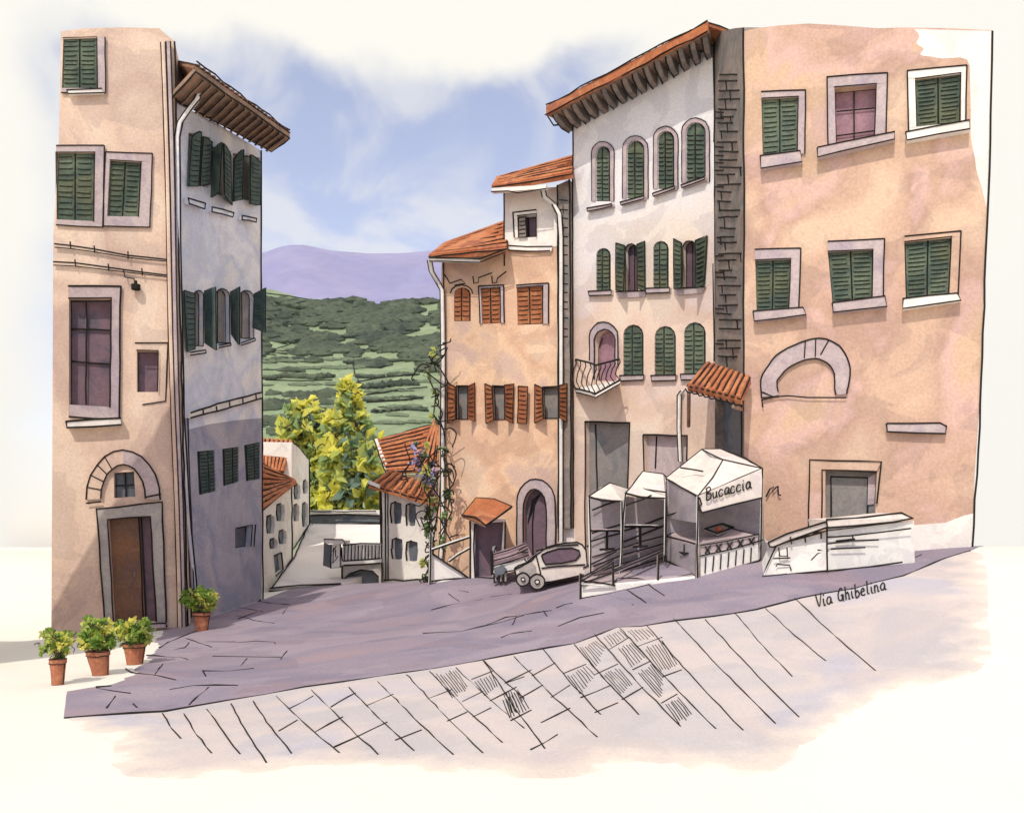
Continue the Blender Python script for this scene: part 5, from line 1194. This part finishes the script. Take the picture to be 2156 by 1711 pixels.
def cafe_table(c, w, d, hh, label, m, sk):
    t = thing('cafe_table', c-Vector((0, 0, hh)), label, 'table', 'cafe tables on the terrace')
    mb = MB(); ring = [c+Vector((math.cos(a)*w+math.sin(a)*sk, math.sin(a)*d, 0)) for a in [i*math.pi/7 for i in range(14)]]
    mb.prism(ring, Vector((0, 0, .04)), m); mb.ink(ring, .02, closed=True, jit=.4); mb.build('table_top', t)
    mb = MB(); mb.tube([c, c-Vector((0, 0, hh))], .035, 'ink'); mb.build('pedestal', t)
    mb = MB(); mb.tube([c+Vector((-.18, 0, -hh+.01)), c+Vector((.18, -.05, -hh+.03))], .03, 'ink'); mb.tube([c+Vector((-.05, -.2, -hh+.01)), c+Vector((.05, .2, -hh+.02))], .03, 'ink'); mb.build('foot', t)
cafe_table(P(1278, 1117, 21.3), .42, .42, .46, 'grey topped pedestal table under the left small canopy', 'stone_lilac', .15)
cafe_table(P(1348, 1108, 21.4), .44, .40, .50, 'bright white topped pedestal table under the right small canopy', 'white_paint', .15)
rl = thing('terrace_railing', G(1340, 1225), 'slanting wooden bench rails along the front of the cafe platform', 'railing', None)
for a, b in (((1222, 1222, 20.45), (1292, 1184, 21.6)), ((1222, 1216, 20.45), (1292, 1178, 21.6)), ((1290, 1198, 20.4), (1400, 1152, 21.5)), ((1290, 1205, 20.4), (1400, 1157, 21.5)), ((1228, 1196, 20.9), (1298, 1160, 21.8)), ((1226, 1228, 20.4), (1290, 1205, 20.6))):
    mb = MB(); a, b = P(*a), P(*b); mb.prism([a, b, b+Vector((0, 0, -.045)), a+Vector((0, 0, -.045))], Vector((0, .12, 0)), 'stone_lilac'); mb.ink([a+Vector((0, -.01, 0)), b+Vector((0, -.01, 0))], .015, jit=1.2); mb.build('rail', rl)
for y in (1150, 1166, 1182, 1196):      # bench planks under the canopies
    mb = MB(); a, b = P(1248, y+24, 21.8), P(1396, y-22, 22.5); mb.prism([a, b, b+Vector((0, 0, -.05)), a+Vector((0, 0, -.05))], Vector((0, .2, 0)), 'stone_lilac'); mb.ink([a+Vector((0, -.02, 0)), a.lerp(b, .45)+Vector((0, -.02, .02)), b+Vector((0, -.02, 0))], .015, jit=1.2); mb.build('plank', rl)
for x, y0, y1, Y in ((1291, 1180, 1232, 20.3), (1385, 1168, 1224, 20.2), (1399, 1160, 1182, 21.3)): post(rl, P(x, y0, Y), P(x, y1, Y), .03, 'post', 'stone_dark', .02)
mb = MB(); mb.ink([P(1222, 1222, 20.3), P(1260, 1226, 20.3), P(1296, 1232, 20.25)], .018); mb.tube([P(1224, 1228, 20.35), P(1296, 1236, 20.3)], .025, 'white_paint'); mb.build('front_rail', rl)

# white food counter on the right
W_ = thing('food_counter', G(1740, 1203), 'long white food counter with rounded pale top before the salmon house door', 'counter')
a0, a1, a2 = (1604, 1214, 19.2), (1741, 1202, 18.4), (1926, 1187, 18.7)
mb = MB()
mb.prism([P(1634, 1148, 19.15), P(1740, 1120, 18.5), P(1741, 1201, 18.4), P(1606, 1214, 19.2)], Vector((.1, .9, 0)), 'white_paint')
mb.ink([P(1634, 1150, 19.05), P(1618, 1185, 19.1), P(1605, 1214, 19.1), P(1670, 1208, 18.8), P(1741, 1201, 18.3)], .017)
for l in ([(1640, 1152), (1642, 1170), (1658, 1170), (1657, 1152)], [(1628, 1175), (1664, 1174)], [(1634, 1193), (1636, 1188), (1662, 1190), (1666, 1200)], [(1664, 1130), (1667, 1145)], [(1694, 1125), (1696, 1142)], [(1728, 1122), (1729, 1134)], [(1722, 1158), (1745, 1160)], [(1708, 1178), (1722, 1165), (1744, 1160)], [(1680, 1206), (1690, 1212)]):
    mb.ink([P(x, y, 18.98-.5*(x-1634)/106) for x, y in l], .014)
mb.build('side_panel', W_)
mb = MB(); mb.prism([P(1742, 1118, 18.45), P(1924, 1096, 18.8), P(1926, 1186, 18.8), P(1742, 1201, 18.45)], Vector((0, .9, 0)), 'white_paint')
mb.ink([P(1741, 1095, 18.35), P(1740, 1150, 18.35), P(1742, 1202, 18.35)], .017); mb.ink([P(1742, 1202, 18.35), P(1830, 1193, 18.5), P(1900, 1183, 18.6)], .017)
for l in ([(1740, 1130), (1790, 1128), (1860, 1120), (1918, 1112)], [(1742, 1144), (1790, 1138), (1850, 1136)], [(1760, 1139), (1800, 1134)], [(1795, 1128), (1797, 1137)], [(1750, 1156), (1822, 1152)]): mb.ink([P(x, y, 18.36+.3*(x-1742)/180) for x, y in l], .015)
mb.build('front_panel', W_)
mb = MB()
tp = [P(1617, 1141, 19.2), P(1655, 1124, 18.9), P(1738, 1098, 18.25), P(1742, 1110, 18.25), P(1660, 1138, 18.9), P(1628, 1152, 19.1), P(1619, 1150, 19.2)]
mb.prism(tp, Vector((.25, 1.1, 0)), 'cloth_white'); mb.ink([p-Vector((0, .02, 0)) for p in tp], .018, closed=True)
tp = [P(1739, 1094, 18.3), P(1800, 1090, 18.5), P(1870, 1082, 18.7), P(1898, 1080, 18.75), P(1922, 1091, 18.75), P(1880, 1099, 18.65), P(1800, 1106, 18.45), P(1742, 1110, 18.3)]
mb.prism(tp, Vector((0, 1.1, .05)), 'cloth_white'); mb.ink([p-Vector((0, .02, 0)) for p in tp], .018, closed=True)
mb.build('counter_top', W_)
# ================================================================ world, sun, camera
w = bpy.data.worlds.new('World'); sc.world = w; w.use_nodes = True
nt = w.node_tree; L = nt.links.new; bg = nt.nodes['Background']; bg.inputs['Strength'].default_value = 0.10
SUN_AZ = 20; SUN_EL = 50        # degrees left of straight behind the eye, and height
sv = Vector((-math.sin(R(SUN_AZ))*math.cos(R(SUN_EL)), -math.cos(R(SUN_AZ))*math.cos(R(SUN_EL)), math.sin(R(SUN_EL))))
sky = nn(nt, 'ShaderNodeTexSky', sky_type='NISHITA'); sky.sun_disc = False; sky.sun_elevation = R(SUN_EL)
sky.sun_rotation = math.atan2(sv.x, sv.y)
tc = nn(nt, 'ShaderNodeTexCoord'); sx = nn(nt, 'ShaderNodeSeparateXYZ'); L(tc.outputs['Generated'], sx.inputs[0])
def mth(op, a, b=None, c=None, clamp=False):
    n = nn(nt, 'ShaderNodeMath', operation=op); n.use_clamp = clamp
    for i, v in enumerate((a, b, c)):
        if v is None: continue
        if isinstance(v, (int, float)): n.inputs[i].default_value = v
        else: L(v, n.inputs[i])
    return n.outputs[0]
n1 = nn(nt, 'ShaderNodeTexNoise'); n1.inputs['Scale'].default_value = 8; n1.inputs['Detail'].default_value = 5; n1.inputs['Distortion'].default_value = .5
mp = nn(nt, 'ShaderNodeMapping'); mp.inputs['Scale'].default_value = (1, 1, 1.2); mp.inputs['Location'].default_value = (.62, 0, .2); L(tc.outputs['Generated'], mp.inputs[0]); L(mp.outputs[0], n1.inputs['Vector'])
az = mth('ARCTAN2', sx.outputs[0], sx.outputs[1]); el = mth('ARCSINE', sx.outputs[2])
n2 = nn(nt, 'ShaderNodeTexNoise'); n2.inputs['Scale'].default_value = 9; n2.inputs['Detail'].default_value = 4; L(tc.outputs['Generated'], n2.inputs['Vector'])
wv = mth('MULTIPLY', mth('SUBTRACT', n2.outputs['Fac'], .5), .12)
# a break in the white overcast: thin blue between cloud banks over the valley
da = mth('ABSOLUTE', mth('ADD', mth('SUBTRACT', az, -.17), wv))
def ramp01(v, a, b):
    n = nn(nt, 'ShaderNodeMapRange', interpolation_type='SMOOTHSTEP'); L(v, n.inputs[0]); n.inputs[1].default_value = a; n.inputs[2].default_value = b; return n.outputs[0]
mA = mth('SUBTRACT', 1, ramp01(da, .25, .36)); mE = mth('SUBTRACT', 1, ramp01(mth('ADD', el, wv), .475, .515))
gap = mth('MULTIPLY', mA, mE)
bl = ramp01(n1.outputs['Fac'], .42, .60)
fac = mth('MULTIPLY', gap, mth('ADD', mth('MULTIPLY', bl, .42), .44), clamp=True)
back = mth('SUBTRACT', 1, ramp01(sx.outputs[1], -.35, .25))      # clear sky overhead and behind the eye
tint = nn(nt, 'ShaderNodeMix', data_type='RGBA', blend_type='MIX'); L(fac, tint.inputs[0])
tint.inputs[6].default_value = (10.2, 9.95, 9.1, 1)
skyc = nn(nt, 'ShaderNodeMix', data_type='RGBA', blend_type='MULTIPLY'); skyc.inputs[0].default_value = 1; L(sky.outputs[0], skyc.inputs[6]); skyc.inputs[7].default_value = (2.75, 2.2, 2.15, 1)
L(skyc.outputs[2], tint.inputs[7])
bk_ = nn(nt, 'ShaderNodeMix', data_type='RGBA', blend_type='MULTIPLY'); bk_.inputs[0].default_value = 1; L(sky.outputs[0], bk_.inputs[6]); bk_.inputs[7].default_value = (1.9, 1.6, 1.6, 1)
fin = nn(nt, 'ShaderNodeMix', data_type='RGBA'); L(mth('MULTIPLY', back, .8), fin.inputs[0]); L(tint.outputs[2], fin.inputs[6]); L(bk_.outputs[2], fin.inputs[7]); L(fin.outputs[2], bg.inputs['Color'])

HAZE = True
if HAZE:       # the valley air: one closed box round everything, sky outside
    hb = MB(); hb.box((-1700, -400, -30), (1700, 2700, 610), 'hill_lilac')
    hm = bpy.data.materials.new('air'); hm.use_nodes = True; t_ = hm.node_tree; t_.nodes.clear()
    pv_ = t_.nodes.new('ShaderNodeVolumePrincipled'); ou = t_.nodes.new('ShaderNodeOutputMaterial'); t_.links.new(pv_.outputs[0], ou.inputs['Volume'])
    pv_.inputs['Density'].default_value = .00005; pv_.inputs['Color'].default_value = (.86, .86, 1, 1); pv_.inputs['Anisotropy'].default_value = 0
    MATS['air'] = hm; hb.mats = ['air']; ho = hb.build('haze'); ho['kind'] = 'stuff'; ho['label'] = 'thin pale lilac air over the valley and the far ridge'; ho['category'] = 'haze'

sl = bpy.data.lights.new('sun', 'SUN'); so = bpy.data.objects.new('sun', sl); COL.objects.link(so)
sl.energy = 2.65; sl.angle = R(.5); sl.color = (1, .95, .84)
so.rotation_euler = sv.to_track_quat('Z', 'Y').to_euler(); so.location = (0, -10, 30)

cd = bpy.data.cameras.new('camera'); co = bpy.data.objects.new('camera', cd); COL.objects.link(co)
co.location = EYE; co.rotation_euler = (R(90), 0, 0); cd.sensor_width = 36; cd.lens = 36*F/2156
cd.shift_y = (HZ-855.5)/2156; cd.clip_end = 12000; cd.clip_start = .1; sc.camera = co
vs_ = sc.view_settings; vs_.view_transform = 'Standard'; vs_.look = 'None'; vs_.exposure = 0; vs_.gamma = 1; vs_.use_curve_mapping = False
sc.cycles.max_bounces = 6
